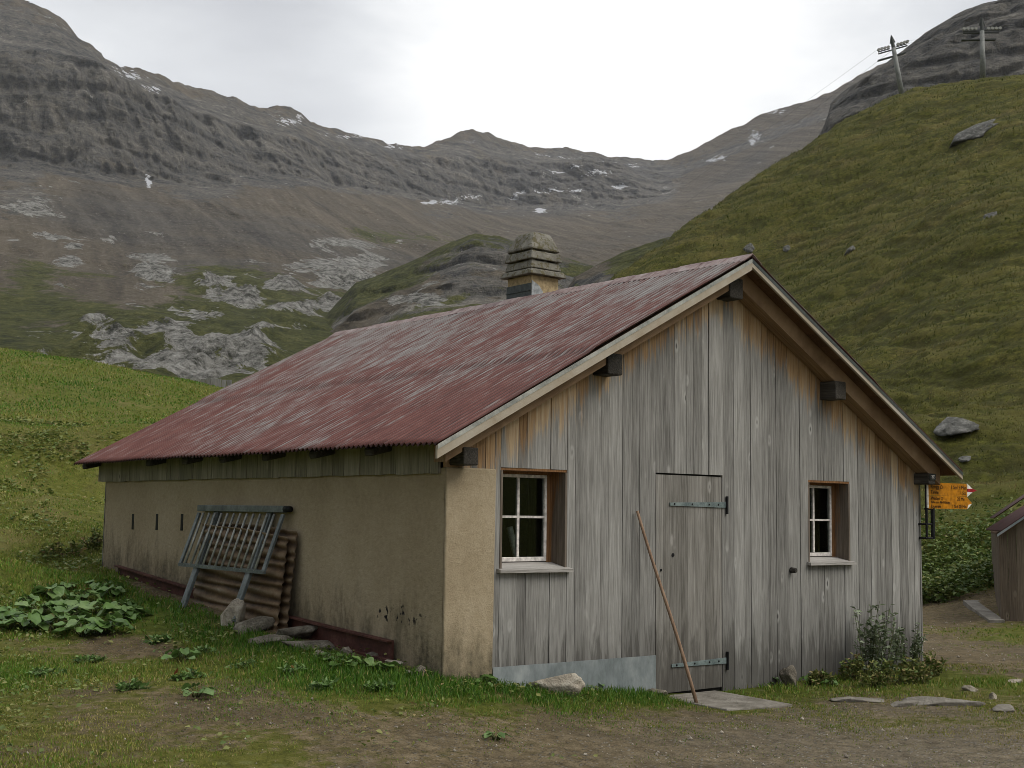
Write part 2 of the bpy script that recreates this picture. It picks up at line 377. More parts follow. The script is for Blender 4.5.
def m_wood(name, tones, fresh=None, stain=True, axis='z', grain=1.0, shift=1.0):
    """weathered boards; tone.r = random tone, tone.g = random seed, tone.b = fresh-wood amount, tone.a = height over the ground"""
    mt, g = mat(name); o = g.coord('Object'); a = g.sep(g.attr('tone')); al = g.attr('tone', 'Alpha')
    off = g.comb(g.m('MULTIPLY', a[1], 37.0), g.m('MULTIPLY', a[0], 19.0), g.m('MULTIPLY', a[1], 53.0))
    va = g.new('ShaderNodeVectorMath', operation='ADD'); g.put(va.inputs[0], o); g.put(va.inputs[1], off); v = va.outputs[0]
    sc = {'z': (1, 1, .035), 'y': (1, .035, 1), 'x': (.035, 1, 1), 'xz': (.035, 1, .035)}[axis]; sc2 = {'z': (1, 1, .12), 'y': (1, .12, 1), 'x': (.12, 1, 1), 'xz': (.12, 1, .12)}[axis]
    g1 = g.noise(g.mapv(v, sc), 70*grain, 6, .65, .3); g2 = g.noise(g.mapv(v, sc2), 14*grain, 5, .6, .5); g3 = g.noise(v, 1.7, 4)
    f = g.m('ADD', g.m('MULTIPLY', g1, .52), g.m('MULTIPLY', g2, .17)); f = g.m('ADD', f, g.m('MULTIPLY', a[0], .23*shift)); f = g.m('ADD', f, g.m('MULTIPLY', g3, .08)); f = g.m('SUBTRACT', f, .10*shift-.135)
    c = g.ramp(f, [(.12, tones[0]), (.38, tones[1]), (.60, tones[2]), (.86, tones[3])])
    kn = g.voro(g.mapv(v, tuple(1 if q == 1 else .42 for q in sc)), 6.5); ks = g.m('MULTIPLY', g.step(kn, .11, .04), g.step(g3, .42, .6))
    c = g.mix(g.m('MULTIPLY', ks, .7), c, tones[0]); ring = g.step(kn, .22, .13)
    c = g.mix(g.m('MULTIPLY', g.m('MULTIPLY', g.m('SUBTRACT', ring, ks, clamp=True), g.step(g3, .42, .6)), .6), c, tones[3])
    if fresh:
        fr = g.m('ADD', a[2], g.m('MULTIPLY', g.m('SUBTRACT', g2, .5), .9)); fr = g.m('ADD', fr, g.m('MULTIPLY', g.m('SUBTRACT', g1, .5), .5)); fr = g.m('ADD', fr, .24)
        fr = g.m('MULTIPLY', g.step(fr, .28, .72), g.step(a[2], -.25, .10))
        fc = g.ramp(g.m('ADD', g.m('MULTIPLY', g1, .6), g.m('MULTIPLY', a[0], .4)), [(.2, fresh[0]), (.5, fresh[1]), (.8, fresh[2])])
        c = g.mix(fr, c, fc)
    if stain:
        s_ = g.m('SUBTRACT', 1.0, al); s_ = g.m('ADD', s_, g.m('MULTIPLY', g.m('SUBTRACT', g2, .5), 1.3)); s_ = g.m('ADD', s_, g.m('MULTIPLY', g.m('SUBTRACT', g1, .5), 1.1))
        s_ = g.m('MULTIPLY', g.step(s_, .30, .80), g.step(al, 1.3, .8))
        c = g.mix(g.m('MULTIPLY', s_, .68), c, (.032, .028, .022))
    g.put(g.b.inputs['Base Color'], c); g.b.inputs['Roughness'].default_value = .8
    g.put(g.b.inputs['Normal'], g.bump(g.m('SUBTRACT', g1, g.m('MULTIPLY', ks, .3)), .6, .010))
    return mt

def m_stucco():
    mt, g = mat('stucco'); o = g.coord('Object'); al = g.attr('tone', 'Alpha')
    n1 = g.noise(o, 1.4, 5, .6); n2 = g.noise(g.mapv(o, (1, 1, .3)), 6, 6, .65); n3 = g.noise(o, 130, 3, .7); n4 = g.noise(o, 22, 4, .6)
    c = g.ramp(g.m('ADD', g.m('MULTIPLY', n1, .6), g.m('MULTIPLY', n4, .4)), [(.2, (.270, .213, .132)), (.5, (.340, .276, .178)), (.8, (.405, .335, .228))])
    c = g.mix(g.m('MULTIPLY', g.step(n3, .6, .8), .35), c, (.20, .145, .085)); c = g.mix(g.m('MULTIPLY', g.step(n3, .36, .25), .35), c, (.5, .41, .28))
    s_ = g.m('ADD', g.m('SUBTRACT', 1.0, al), g.m('MULTIPLY', g.m('SUBTRACT', n2, .5), 1.3)); s_ = g.m('MULTIPLY', g.step(s_, .25, 1.15), .78)
    c = g.mix(s_, c, g.ramp(n4, [(.3, (.045, .04, .026)), (.7, (.13, .105, .062))]))
    pos = g.xyz(o)                                      # flaked black patch low on the long wall
    e = g.m('ADD', g.m('POWER', g.m('DIVIDE', g.m('SUBTRACT', pos[1], .62), .42), 2.0), g.m('POWER', g.m('DIVIDE', g.m('SUBTRACT', pos[2], .77), .09), 2.0))
    e2 = g.m('MULTIPLY', g.step(e, 1.3, .3), g.step(g.noise(o, 17, 3, .6), .62, .68)); e2 = g.m('MULTIPLY', e2, g.step(pos[0], .05, .01))
    c = g.mix(e2, c, (.008, .008, .009))
    g.put(g.b.inputs['Base Color'], c); g.b.inputs['Roughness'].default_value = .95
    g.put(g.b.inputs['Normal'], g.bump(g.m('ADD', g.m('MULTIPLY', n3, .5), n4), .5, .012))
    return mt

def m_roof(name='roof_paint', fade=1.0):
    mt, g = mat(name); o = g.coord('Object')
    s1 = g.noise(g.mapv(o, (1.7, 24, 1.7)), 1.0, 7, .72, .2); s2 = g.noise(g.mapv(o, (5, 75, 5)), 1.0, 5, .65, .2); p = g.noise(g.mapv(o, (.6, .9, .6)), 1.0, 4, .55); p2 = g.noise(g.mapv(o, (2.2, 5, 2.2)), 1.3, 6, .65)
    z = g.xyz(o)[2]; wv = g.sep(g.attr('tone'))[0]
    red = g.ramp(g.m('ADD', g.m('MULTIPLY', s2, .5), g.m('MULTIPLY', p2, .5)), [(.15, (.050, .017, .012)), (.5, (.112, .036, .027)), (.85, (.165, .066, .050))])
    grey = g.ramp(g.m('ADD', g.m('MULTIPLY', s2, .6), g.m('MULTIPLY', s1, .4)), [(.15, (.085, .066, .058)), (.5, (.160, .145, .134)), (.85, (.255, .244, .232))])
    f = g.m('ADD', g.m('MULTIPLY', s1, .50), g.m('MULTIPLY', s2, .22)); f = g.m('ADD', f, g.m('MULTIPLY', p, .22)); f = g.m('ADD', f, g.m('MULTIPLY', p2, .14))
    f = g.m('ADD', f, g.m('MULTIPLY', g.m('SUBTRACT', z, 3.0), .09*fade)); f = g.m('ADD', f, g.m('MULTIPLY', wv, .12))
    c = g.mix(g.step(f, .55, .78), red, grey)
    c = g.mix(g.m('MULTIPLY', g.step(wv, .70, -.45), .92), c, (.026, .012, .010))       # trough shade painted into the colour so the corrugation shows
    c = g.mix(g.m('MULTIPLY', g.sep(g.attr('tone'))[1], g.m('MULTIPLY', g.step(p2, .3, .7), .5)), c, (.030, .020, .017))      # darker line along the sheet lap
    d_ = g.noise(o, 34, 4, .7); c = g.mix(g.m('MULTIPLY', g.step(d_, .62, .95), .55), c, (.055, .027, .018))
    g.put(g.b.inputs['Base Color'], c); g.b.inputs['Roughness'].default_value = .65; g.b.inputs['Specular IOR Level'].default_value = .25
    g.put(g.b.inputs['Normal'], g.bump(d_, .15, .004))
    return mt

def m_metal(name, stops, scale=6, rough=.55, metallic=.0, stretch=(1, 1, 1), bump=.1):
    mt, g = mat(name); o = g.mapv(g.coord('Object'), stretch)
    n = g.noise(o, scale, 6, .65); n2 = g.noise(o, scale*7, 4, .6)
    g.put(g.b.inputs['Base Color'], g.ramp(g.m('ADD', g.m('MULTIPLY', n, .7), g.m('MULTIPLY', n2, .3)), stops))
    g.b.inputs['Roughness'].default_value = rough; g.b.inputs['Metallic'].default_value = metallic
    g.put(g.b.inputs['Normal'], g.bump(n2, bump, .004)); return mt

def m_rust():
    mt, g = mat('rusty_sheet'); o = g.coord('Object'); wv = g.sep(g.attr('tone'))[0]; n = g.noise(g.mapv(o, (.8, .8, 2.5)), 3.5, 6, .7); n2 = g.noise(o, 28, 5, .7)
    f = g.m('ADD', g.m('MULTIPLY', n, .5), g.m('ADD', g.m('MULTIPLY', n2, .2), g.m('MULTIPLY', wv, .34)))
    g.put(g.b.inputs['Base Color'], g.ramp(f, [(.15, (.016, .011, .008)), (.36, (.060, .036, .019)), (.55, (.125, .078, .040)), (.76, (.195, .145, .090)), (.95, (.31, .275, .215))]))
    g.b.inputs['Roughness'].default_value = .6; g.b.inputs['Metallic'].default_value = .2; g.put(g.b.inputs['Normal'], g.bump(n2, .25, .004)); return mt

def m_stone(name, stops, scale=5, lichen=None):
    mt, g = mat(name); o = g.coord('Object'); n = g.noise(o, scale, 7, .65, .4); n2 = g.noise(o, scale*9, 4, .6)
    c = g.ramp(g.m('ADD', g.m('MULTIPLY', n, .75), g.m('MULTIPLY', n2, .25)), stops)
    if lichen: c = g.mix(g.m('MULTIPLY', g.step(g.noise(o, scale*2.3, 5, .7), .55, .62), .8), c, lichen)
    g.put(g.b.inputs['Base Color'], c); g.b.inputs['Roughness'].default_value = .92
    g.put(g.b.inputs['Normal'], g.bump(g.m('ADD', n, g.m('MULTIPLY', n2, .4)), .7, .03)); return mt

def m_plain(name, col, rough=.8, metallic=0.0):
    mt, g = mat(name); n = g.noise(g.coord('Object'), 22, 5, .6)
    g.put(g.b.inputs['Base Color'], g.mix(1, col, g.ramp(n, [(.25, .7), (.75, 1.25)]), 'MULTIPLY'))
    g.b.inputs['Roughness'].default_value = rough; g.b.inputs['Metallic'].default_value = metallic; return mt

def m_glass():
    mt, g = mat('window_glass'); fr = g.new('ShaderNodeFresnel'); fr.inputs[0].default_value = 1.32
    t = g.new('ShaderNodeBsdfTransparent'); t.inputs[0].default_value = (.75, .8, .78, 1)
    s = g.new('ShaderNodeBsdfGlossy'); s.inputs['Roughness'].default_value = .02
    mx = g.new('ShaderNodeMixShader'); g.l.new(fr.outputs[0], mx.inputs[0]); g.l.new(t.outputs[0], mx.inputs[1]); g.l.new(s.outputs[0], mx.inputs[2])
    g.l.new(mx.outputs[0], g.n['Material Output'].inputs[0]); return mt

def m_mountain():
    mt, g = mat('mountain'); o = g.coord('Object'); a = g.sep(g.attr('tone')); cliff, grass, pale = a[0], a[1], a[2]; snow = g.attr('tone', 'Alpha')
    n1 = g.noise(o, .009, 7, .62); n2 = g.noise(o, .06, 6, .70); n5 = g.noise(o, .25, 5, .75); big = g.noise(g.mapv(o, (1, 1, .5)), .0032, 5, .6)
    n3 = g.noise(g.mapv(o, (.15, .15, 2.4)), .032, 8, .78, .6); n4 = g.noise(g.mapv(o, (1, 1, .10)), .075, 8, .75, .4)
    def along(kz):                              # streaks that run down the fall line, obliquely
        vm = g.new('ShaderNodeVectorMath', operation='DOT_PRODUCT'); g.put(vm.inputs[0], o); vm.inputs[1].default_value = (RT[0], RT[1], kz); return vm.outputs['Value']
    zz = g.xyz(o)[2]; st1 = g.noise(g.comb(along(1.15), g.m('MULTIPLY', zz, .06), 0), .045, 7, .72); st2 = g.noise(g.comb(along(.75), g.m('MULTIPLY', zz, .10), 4.0), .16, 4, .7)
    f = g.m('ADD', g.m('MULTIPLY', st1, .5), g.m('ADD', g.m('MULTIPLY', st2, .2), g.m('MULTIPLY', n5, .3)))
    scree = g.ramp(f, [(.30, (.055, .047, .036)), (.44, (.110, .090, .063)), (.55, (.155, .128, .090)), (.72, (.235, .198, .145))])
    scree = g.mix(g.m('MULTIPLY', g.step(big, .5, .8), .55), scree, g.ramp(f, [(.3, (.040, .042, .044)), (.7, (.12, .118, .112))])); scree = g.mix(g.m('MULTIPLY', g.step(big, .45, .15), .45), scree, (.150, .122, .080))
    scree = g.mix(g.m('MULTIPLY', g.step(n5, .66, .80), .5), scree, (.30, .275, .235))
    f = g.m('ADD', g.m('MULTIPLY', n3, .38), g.m('ADD', g.m('MULTIPLY', n4, .34), g.m('MULTIPLY', n5, .28)))
    rock = g.ramp(f, [(.30, (.020, .021, .022)), (.41, (.070, .069, .066)), (.50, (.130, .122, .106)), (.59, (.190, .174, .145)), (.72, (.36, .335, .285))])
    rock = g.mix(g.m('MULTIPLY', g.step(n1, .58, .85), .40), rock, g.ramp(f, [(.35, (.060, .045, .026)), (.65, (.30, .235, .140))])); rock = g.mix(g.m('MULTIPLY', g.step(big, .45, .20), .55), rock, g.ramp(f, [(.35, (.022, .024, .028)), (.65, (.115, .118, .120))]))
    ck = g.m('ADD', cliff, g.m('MULTIPLY', g.m('SUBTRACT', n2, .5), .7)); c = g.mix(g.step(ck, .38, .58), scree, rock)
    gr = g.ramp(g.m('ADD', g.m('MULTIPLY', n2, .45), g.m('MULTIPLY', n5, .55)), [(.28, (.026, .032, .006)), (.5, (.072, .078, .016)), (.72, (.145, .140, .042))])
    gk = g.m('ADD', g.m('ADD', grass, .06), g.m('MULTIPLY', g.m('SUBTRACT', n2, .5), .9)); gk = g.m('ADD', gk, g.m('MULTIPLY', g.m('SUBTRACT', n1, .5), .8)); c = g.mix(g.step(gk, .38, .60), c, gr)
    n7 = g.noise(g.mapv(o, (1, .5, .8), rot=(0, 0, .7)), .10, 7, .78, .6); n8 = g.noise(g.mapv(o, (1, 1, .7)), .022, 6, .65, .5)
    pr = g.ramp(g.m('ADD', g.m('MULTIPLY', n5, .55), g.m('MULTIPLY', n7, .45)), [(.34, (.045, .046, .032)), (.44, (.15, .145, .125)), (.54, (.29, .280, .248)), (.72, (.48, .463, .42))])
    pk = g.m('ADD', pale, g.m('MULTIPLY', g.m('SUBTRACT', n8, .5), 1.5)); pk = g.m('ADD', pk, g.m('MULTIPLY', g.m('SUBTRACT', n7, .5), .9)); c = g.mix(g.step(pk, .46, .52), c, pr)
    sk = g.m('ADD', snow, g.m('MULTIPLY', g.m('SUBTRACT', g.noise(g.mapv(o, (1, 1, 2.2)), .10, 5, .7), .5), 1.5)); c = g.mix(g.step(sk, .70, .74), c, (.72, .73, .75))
    g.put(g.b.inputs['Base Color'], c); g.b.inputs['Roughness'].default_value = .95; g.b.inputs['Specular IOR Level'].default_value = .1
    g.put(g.b.inputs['Normal'], g.bump(g.m('ADD', g.m('ADD', n5, n4), g.m('ADD', n3, n2)), .9, 6.0)); return mt

M = dict(
    ground=m_ground(), mountain=m_mountain(), stucco=m_stucco(), roof=m_roof(), glass=m_glass(),
    board=m_wood('grey_boards', [(.038, .035, .030), (.150, .144, .130), (.262, .254, .232), (.42, .410, .380)], [(.15, .080, .032), (.34, .215, .105), (.48, .37, .235)]),
    door=m_wood('door_boards', [(.036, .033, .027), (.135, .126, .108), (.235, .222, .196), (.37, .355, .32)], shift=.8),
    apron=m_wood('apron_boards', [(.055, .050, .036), (.15, .138, .098), (.25, .228, .165), (.38, .35, .27)], stain=False),
    beam=m_wood('beam_wood', [(.012, .011, .009), (.030, .027, .022), (.060, .053, .043), (.12, .105, .088)], stain=False, axis='y'),
    rafter=m_wood('brown_rafter', [(.07, .040, .019), (.17, .105, .055), (.26, .17, .095), (.36, .25, .15)], stain=False, axis='xz'),
    soffit=m_wood('soffit_wood', [(.035, .018, .009), (.085, .043, .022), (.13, .068, .035), (.18, .10, .055)], stain=False, axis='x'),
    barge=m_wood('barge_wood', [(.20, .15, .09), (.31, .255, .18), (.39, .345, .27), (.47, .43, .37)], stain=False, axis='xz'),
    reveal=m_wood('reveal_wood', [(.04, .03, .022), (.105, .082, .06), (.17, .14, .11), (.26, .22, .18)], [(.09, .040, .016), (.20, .098, .038), (.32, .18, .08)], stain=False),
    sash=m_plain('sash_paint', (.62, .58, .54), .5), sill=m_wood('sill_wood', [(.12, .11, .095), (.24, .225, .2), (.36, .34, .31), (.5, .48, .45)], stain=False, axis='x'),
    zinc=m_metal('zinc_sheet', [(.15, (.12, .14, .14)), (.5, (.235, .262, .262)), (.85, (.36, .385, .375))], 4, .5, .2, (1, 1, .5)),
    hinge=m_metal('hinge_zinc', [(.3, (.10, .13, .13)), (.7, (.24, .29, .28))], 9, .5, .3), iron=m_plain('dark_iron', (.012, .012, .012), .6, .3),
    gate=m_metal('gate_paint', [(.25, (.065, .076, .074)), (.5, (.125, .142, .138)), (.75, (.21, .23, .22))], 5, .5, .15),
    bar=m_metal('bar_steel', [(.25, (.20, .21, .19)), (.75, (.46, .46, .41))], 7, .5, .3),
    rust=m_rust(),
    redbeam=m_metal('red_oxide', [(.25, (.035, .013, .010)), (.6, (.085, .032, .024)), (.85, (.14, .070, .052))], 5, .6, 0, (1, 1, 1), .2),
    cap=m_metal('ridge_metal', [(.3, (.10, .055, .05)), (.5, (.20, .14, .125)), (.75, (.30, .25, .23))], 5, .6),
    concrete=m_stone('concrete', [(.2, (.10, .090, .070)), (.5, (.185, .168, .138)), (.8, (.28, .258, .22))], 4),
    lichen=m_stone('lichen_concrete', [(.2, (.095, .088, .070)), (.5, (.190, .178, .146)), (.8, (.29, .273, .228))], 7, (.10, .085, .035)),
    chim=m_plain('chimney_render', (.36, .275, .155), .9), lead=m_plain('lead_flashing', (.065, .075, .072), .5, .2), alu=m_plain('bare_flashing', (.33, .345, .35), .45, .3),
    stone=m_stone('grey_stone', [(.2, (.045, .038, .028)), (.5, (.135, .118, .090)), (.8, (.26, .235, .185))], 6),
    pale=m_stone('pale_stone', [(.2, (.13, .112, .085)), (.5, (.33, .29, .225)), (.8, (.52, .475, .39))], 7),
    boulder=m_stone('boulder_stone', [(.25, (.024, .024, .020)), (.5, (.078, .076, .066)), (.8, (.22, .215, .195))], 2.5),
    stick=m_wood('stick_wood', [(.08, .05, .03), (.19, .12, .075), (.28, .185, .12), (.4, .29, .2)], stain=False), dark=m_plain('dark_inside', (.02, .018, .016), .9),
    yellow=m_plain('sign_yellow', (.42, .165, .006), .45), black=m_plain('lettering', (.03, .012, .005), .6), white=m_plain('sign_white', (.72, .70, .64), .5), red=m_plain('sign_red', (.30, .012, .02), .5),
    shedroof=m_roof('shed_roof_paint', 0.0), shedwood=m_wood('shed_boards', [(.022, .016, .010), (.075, .056, .038), (.13, .100, .070), (.20, .162, .118)], stain=False),
    steel=m_metal('pylon_steel', [(.3, (.12, .125, .115)), (.7, (.24, .245, .225))], 1.2, .6), pdark=m_plain('pylon_arm', (.05, .055, .05), .6), pulley=m_plain('pulley_rubber', (.30, .30, .27), .6),
    grassm=m_leaf('grass_blade', [(0, (.042, .115, .008)), (.25, (.095, .190, .015)), (.5, (.185, .200, .032)), (.72, (.26, .235, .062)), (1, (.40, .31, .15))]),
    pasture=m_leaf('pasture_blade', [(0, (.034, .050, .005)), (.3, (.068, .082, .010)), (.55, (.105, .105, .018)), (.8, (.150, .128, .034)), (1, (.22, .17, .07))]),
    dock=m_leaf('dock_leaf', [(0, (.048, .095, .018)), (.5, (.100, .180, .042)), (.85, (.17, .25, .085)), (.93, (.16, .12, .03)), (1, (.15, .045, .02))], .45),
    shrub=m_leaf('shrub_leaf', [(0, (.038, .058, .022)), (.5, (.110, .145, .070)), (1, (.25, .29, .19))], .5),
    weed=m_leaf('weed_leaf', [(0, (.045, .085, .014)), (.5, (.125, .165, .036)), (.85, (.23, .22, .070)), (1, (.30, .21, .10))], .6),
    stem=m_plain('plant_stem', (.075, .085, .03), .7),
)

# ------------------------------------------------------------------ ground sheet
def build_ground():
    az = np.concatenate([np.arange(-180, -32, 4.0), np.arange(-32, 32, .1), np.arange(32, 180.1, 4.0)])
    r = np.concatenate([[0.01, 1, 2, 3, 4, 5], np.geomspace(5.6, 230, 900), np.geomspace(240, 420, 12), [700, 1200, 2000, 3000, 4200]])
    A, R = np.meshgrid(np.radians(az)+YAW, r)
    X = CX+R*np.sin(A); Y = CY+R*np.cos(A)
    Rc = np.minimum(R, 400); Xc = CX+Rc*np.sin(A); Yc = CY+Rc*np.cos(A)
    Z = ground_z(Xc, Yc) - np.maximum(0, R-400)*.012
    bare, lush, grav = cover(X, Y); hm = hill_mask(X, Y)
    nr, na = X.shape
    idx = np.arange(nr*na).reshape(nr, na)
    Fc = np.stack([idx[:-1, :-1], idx[1:, :-1], idx[1:, 1:], idx[:-1, 1:]], -1).reshape(-1, 4)[:, ::-1]
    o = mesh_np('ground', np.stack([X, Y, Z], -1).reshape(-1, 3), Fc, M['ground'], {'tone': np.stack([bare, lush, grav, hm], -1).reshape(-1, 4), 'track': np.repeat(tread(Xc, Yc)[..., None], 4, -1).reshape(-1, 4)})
    tag(o, kind='structure')
build_ground()

# ------------------------------------------------------------------ mountains
def interp(curve, xs, k=1):
    c = sorted(curve); return np.interp(xs, [p[0] for p in c], [p[k] for p in c])
def blob(x, y, lst):
    r = np.zeros_like(x)
    for cx, cy, rx, ry, *s in lst: r = np.maximum(r, (s[0] if s else 1)*np.exp(-(((x-cx)/rx)**2+((y-cy)/ry)**2)))
    return r
def range_mesh(name, xs, curves, counts, zone_fn, amp_fn):
    """curves: list of (x -> y control, x -> distance control); a sheet of real positions, then eroded by noise"""
    ys = [interp(c[0], xs) for c in curves]; ds = [np.exp(interp([(a, math.log(b)) for a, b in c[1]], xs)) for c in curves]
    rows = []; tt = []
    for i, n in enumerate(counts):
        for k in range(n + (1 if i == len(counts)-1 else 0)):
            f = k/n; rows.append((ys[i]*(1-f)+ys[i+1]*f, np.exp(np.log(ds[i])*(1-f)+np.log(ds[i+1])*f))); tt.append(i+f)
    PY = np.array([q[0] for q in rows]); D = np.array([q[1] for q in rows]); T = np.repeat(np.array(tt)[:, None], len(xs), 1); PX = np.repeat(xs[None], len(tt), 0)
    d = FW[None, None]+RT*((PX-512)/F)[..., None]-UP*((PY-384)/F)[..., None]
    hd = np.hypot(d[..., 0], d[..., 1]); P = CAM+d*(D/hd)[..., None]
    tone = zone_fn(PX, PY, T, P)
    rad = d/hd[..., None]; rad[..., 2] = 0
    dr, dz = amp_fn(PX, PY, T, P, D)
    P = P - rad*dr[..., None]; P[..., 2] += dz
    nr, na = PX.shape; idx = np.arange(nr*na).reshape(nr, na)
    Fc = np.stack([idx[:-1, :-1], idx[1:, :-1], idx[1:, 1:], idx[:-1, 1:]], -1).reshape(-1, 4)[:, ::-1]
    o = mesh_np(name, P.reshape(-1, 3), Fc, M['mountain'], {'tone': tone.reshape(-1, 4)})
    return tag(o, kind='structure')

SKY = [(-200,-60),(-60,-25),(0,-8),(25,1),(45,10),(60,17),(68,24),(78,37),(92,46),(101,54),(103,62),(115,64),(140,67),(160,74),(190,86),(210,92),(235,97),(250,105),(275,107),(290,106),(302,114),(310,122),
       (330,127),(350,133),(400,146),(425,146),(440,141),(460,133),(475,131),(490,134),(510,141),(545,150),(565,147),(580,151),(600,155),(608,158),(625,156),(650,160),(664,161),(680,155),(700,146),(730,130),
       (760,116),(790,105),(810,100),(830,92),(850,80),(875,68),(920,50),(1000,20)]
C0 = [[(-200,470),(1000,470)], [(-200,240),(1000,240)]]
C1 = [[(-200,392),(1000,392)], [(-200,330),(300,330),(700,420),(1000,420)]]
C2 = [[(-200,300),(0,300),(200,305),(350,300),(500,305),(1000,300)], [(-200,560),(200,560),(500,900),(1000,900)]]
C3 = [[(-200,250),(0,252),(120,270),(250,262),(380,270),(450,262),(560,255),(700,245),(1000,230)], [(-200,850),(200,850),(450,1150),(600,1300),(1000,1300)]]
C4 = [[(-200,140),(0,153),(100,171),(200,178),(300,180),(400,188),(480,206),(560,206),(620,205),(680,196),(760,172),(850,140),(1000,80)], [(-200,1300),(100,1350),(300,1600),(500,2100),(660,2300),(1000,1900)]]
C5 = [[(-200,50),(0,56),(50,58),(95,68),(120,84),(160,104),(200,118),(250,132),(300,143),(400,158),(430,158),(470,158),(530,164),(590,166),(640,172),(680,176),(760,145),(850,110),(1000,50)],
      [(-200,1370),(100,1420),(300,1680),(500,2190),(660,2420),(1000,2100)]]
C6 = [SKY, [(-200,1600),(100,1600),(300,1850),(500,2330),(660,2560),(1000,2300)]]
C7 = [[(x, y+25) for x, y in SKY], [(-200,2000),(100,2000),(300,2200),(500,2700),(660,2900),(1000,2700)]]
PALE = [(152,270,24,15,1.15),(145,278,16,8,.9),(190,350,58,26,1.0),(230,355,36,20,.9),(120,340,50,22,.85),(160,322,40,10,.8),(95,320,30,9,.7),(250,352,30,18,.9),(340,246,38,7,1.05),(370,262,22,9,1.0),(320,268,52,9,.95),(345,280,38,12,1.0),
        (240,292,24,8,.9),(215,283,22,6,.85),(285,288,30,5,.8),(300,305,36,6,.8),(270,316,22,5,.75),(300,325,24,5,.7),(365,312,30,8,.95),(330,303,18,6,.85),(410,300,34,6,.95),(440,296,22,5,.8),(330,245,30,6,1),(70,262,16,6,.75),(30,208,36,10,.6),(60,236,46,6,.6),(75,246,12,5,.9),
        (45,355,18,8,.75),(15,238,14,4,.7),(60,285,10,3,.7),(205,310,26,7,.8),(180,298,16,4,.6),(260,330,20,5,.7),(210,372,26,8,.8)]
SNOW = [(149,183,3.5,7,1.25),(147,179,3,4,1.1),(430,203,11,2.5,1.05),(450,202,14,3,.85),(470,199,20,4,.72),(540,212,7,2.5,1.25),(620,191,9,3.0,1.25),(545,193,40,4,.68),(575,194,12,2,1.0),(558,174,12,3,.85),(575,172,10,2,.8),(290,122,16,6,.85),(275,116,10,4,.7),(300,118,8,5,.8),
        (95,13,24,5,.80),(35,3,10,3,.9),(60,8,16,4,.7),(130,76,20,10,.76),(150,90,16,8,.70),(118,67,10,4,.8),(620,166,40,4,.70),(720,158,12,4,.85),(712,161,10,2,1.0),(755,137,9,7,.85),(752,142,5,5,1.0),(775,112,25,4,.65),(780,105,8,2,1.0),(850,80,8,3,.7),(600,178,25,4,.7),(515,198,8,4,.85),(520,194,12,2,.9),(470,140,10,3,.6),
        (350,136,40,3,.68),(390,147,20,3,.7),(560,158,40,3,.62),(445,204,30,3,.7)]
def zone_main(x, y, t, P):
    n = fbm(P, 160, 4, 21)*.25
    cliff = np.where(t < 4, sstep(3.75, 4.02, t+n*.35), 1-sstep(5.1, 5.9, t+n)*.55)
    cliff = cliff*(1-.75*sstep(640, 700, x)*np.where(t < 5, 1, .6)); cliff = np.maximum(cliff, blob(x, y, [(205,190,55,16,.75),(20,200,45,22,.65),(20,172,30,14,.9),(440,215,40,18,.5),(590,195,90,14,.55),(620,215,40,16,.5),(720,215,50,25,.45),(460,190,60,8,.7)]))
    grass = (1-sstep(2.0, 3.1, t+n))*.85; grass = np.maximum(grass, blob(x, y, [(220,290,70,30,.8),(30,285,50,25,.75),(400,235,60,12,.35),(250,330,80,40,.9)]))
    grass = grass*(1-blob(x, y, [(130,290,60,16,.9),(60,320,40,12,.6),(340,280,60,20,.8)]))
    pale = blob(x, y, PALE); snow = blob(x, y, SNOW)
    return np.stack([cliff, grass, pale, snow], -1)
def amp_main(x, y, t, P, D):
    cl = np.clip(np.where(t < 4, sstep(3.7, 4.05, t), 1-sstep(4.95, 5.3, t)), 0, 1)*(1-.8*sstep(630, 700, x)); up = sstep(5, 5.5, t)*(1-sstep(5.8, 6, t)*.7)
    Q = P*np.array([1, 1, .22]); ribs = .5-np.abs(fbm(Q, 70, 5, 31, .62))*1.6; big = fbm(P*np.array([1, 1, .3]), 330, 3, 33)
    st = ((P[..., 2]+34*fbm(P, 130, 3, 35))/33) % 1; strata = sstep(0, .25, st)*(1-sstep(.75, 1, st))
    dr = cl*(ribs*22 + big*70 + strata*6 + fbm(P*np.array([1, 1, .5]), 24, 4, 36, .7)*10)
    sc = (1-cl)*sstep(2.4, 3.1, t)*(1-sstep(3.8, 4.0, t)); gl = fbm(P*np.array([1, 1, .1]), 75, 4, 37)
    dr = dr + sc*gl*26; low = 1-sstep(2.5, 3.2, t)
    pale = blob(x, y, PALE); rid = 1-np.abs(fbm(P, 45, 4, 39))*2
    dz = low*(fbm(P, 90, 5, 38)*9 + np.clip(pale, 0, 1)*((rid-.4)*10 + fbm(P, 16, 3, 46, .65)*9)) + up*fbm(P, 60, 5, 41)*12 + (t > 5.95)*(t < 6.5)*fbm(P, 26, 3, 43, .6)*5
    return dr, dz
range_mesh('mountain', np.arange(-190, 990, 1.6), [C0, C1, C2, C3, C4, C5, C6, C7], [10, 85, 60, 95, 105, 50, 8], zone_main, amp_main)

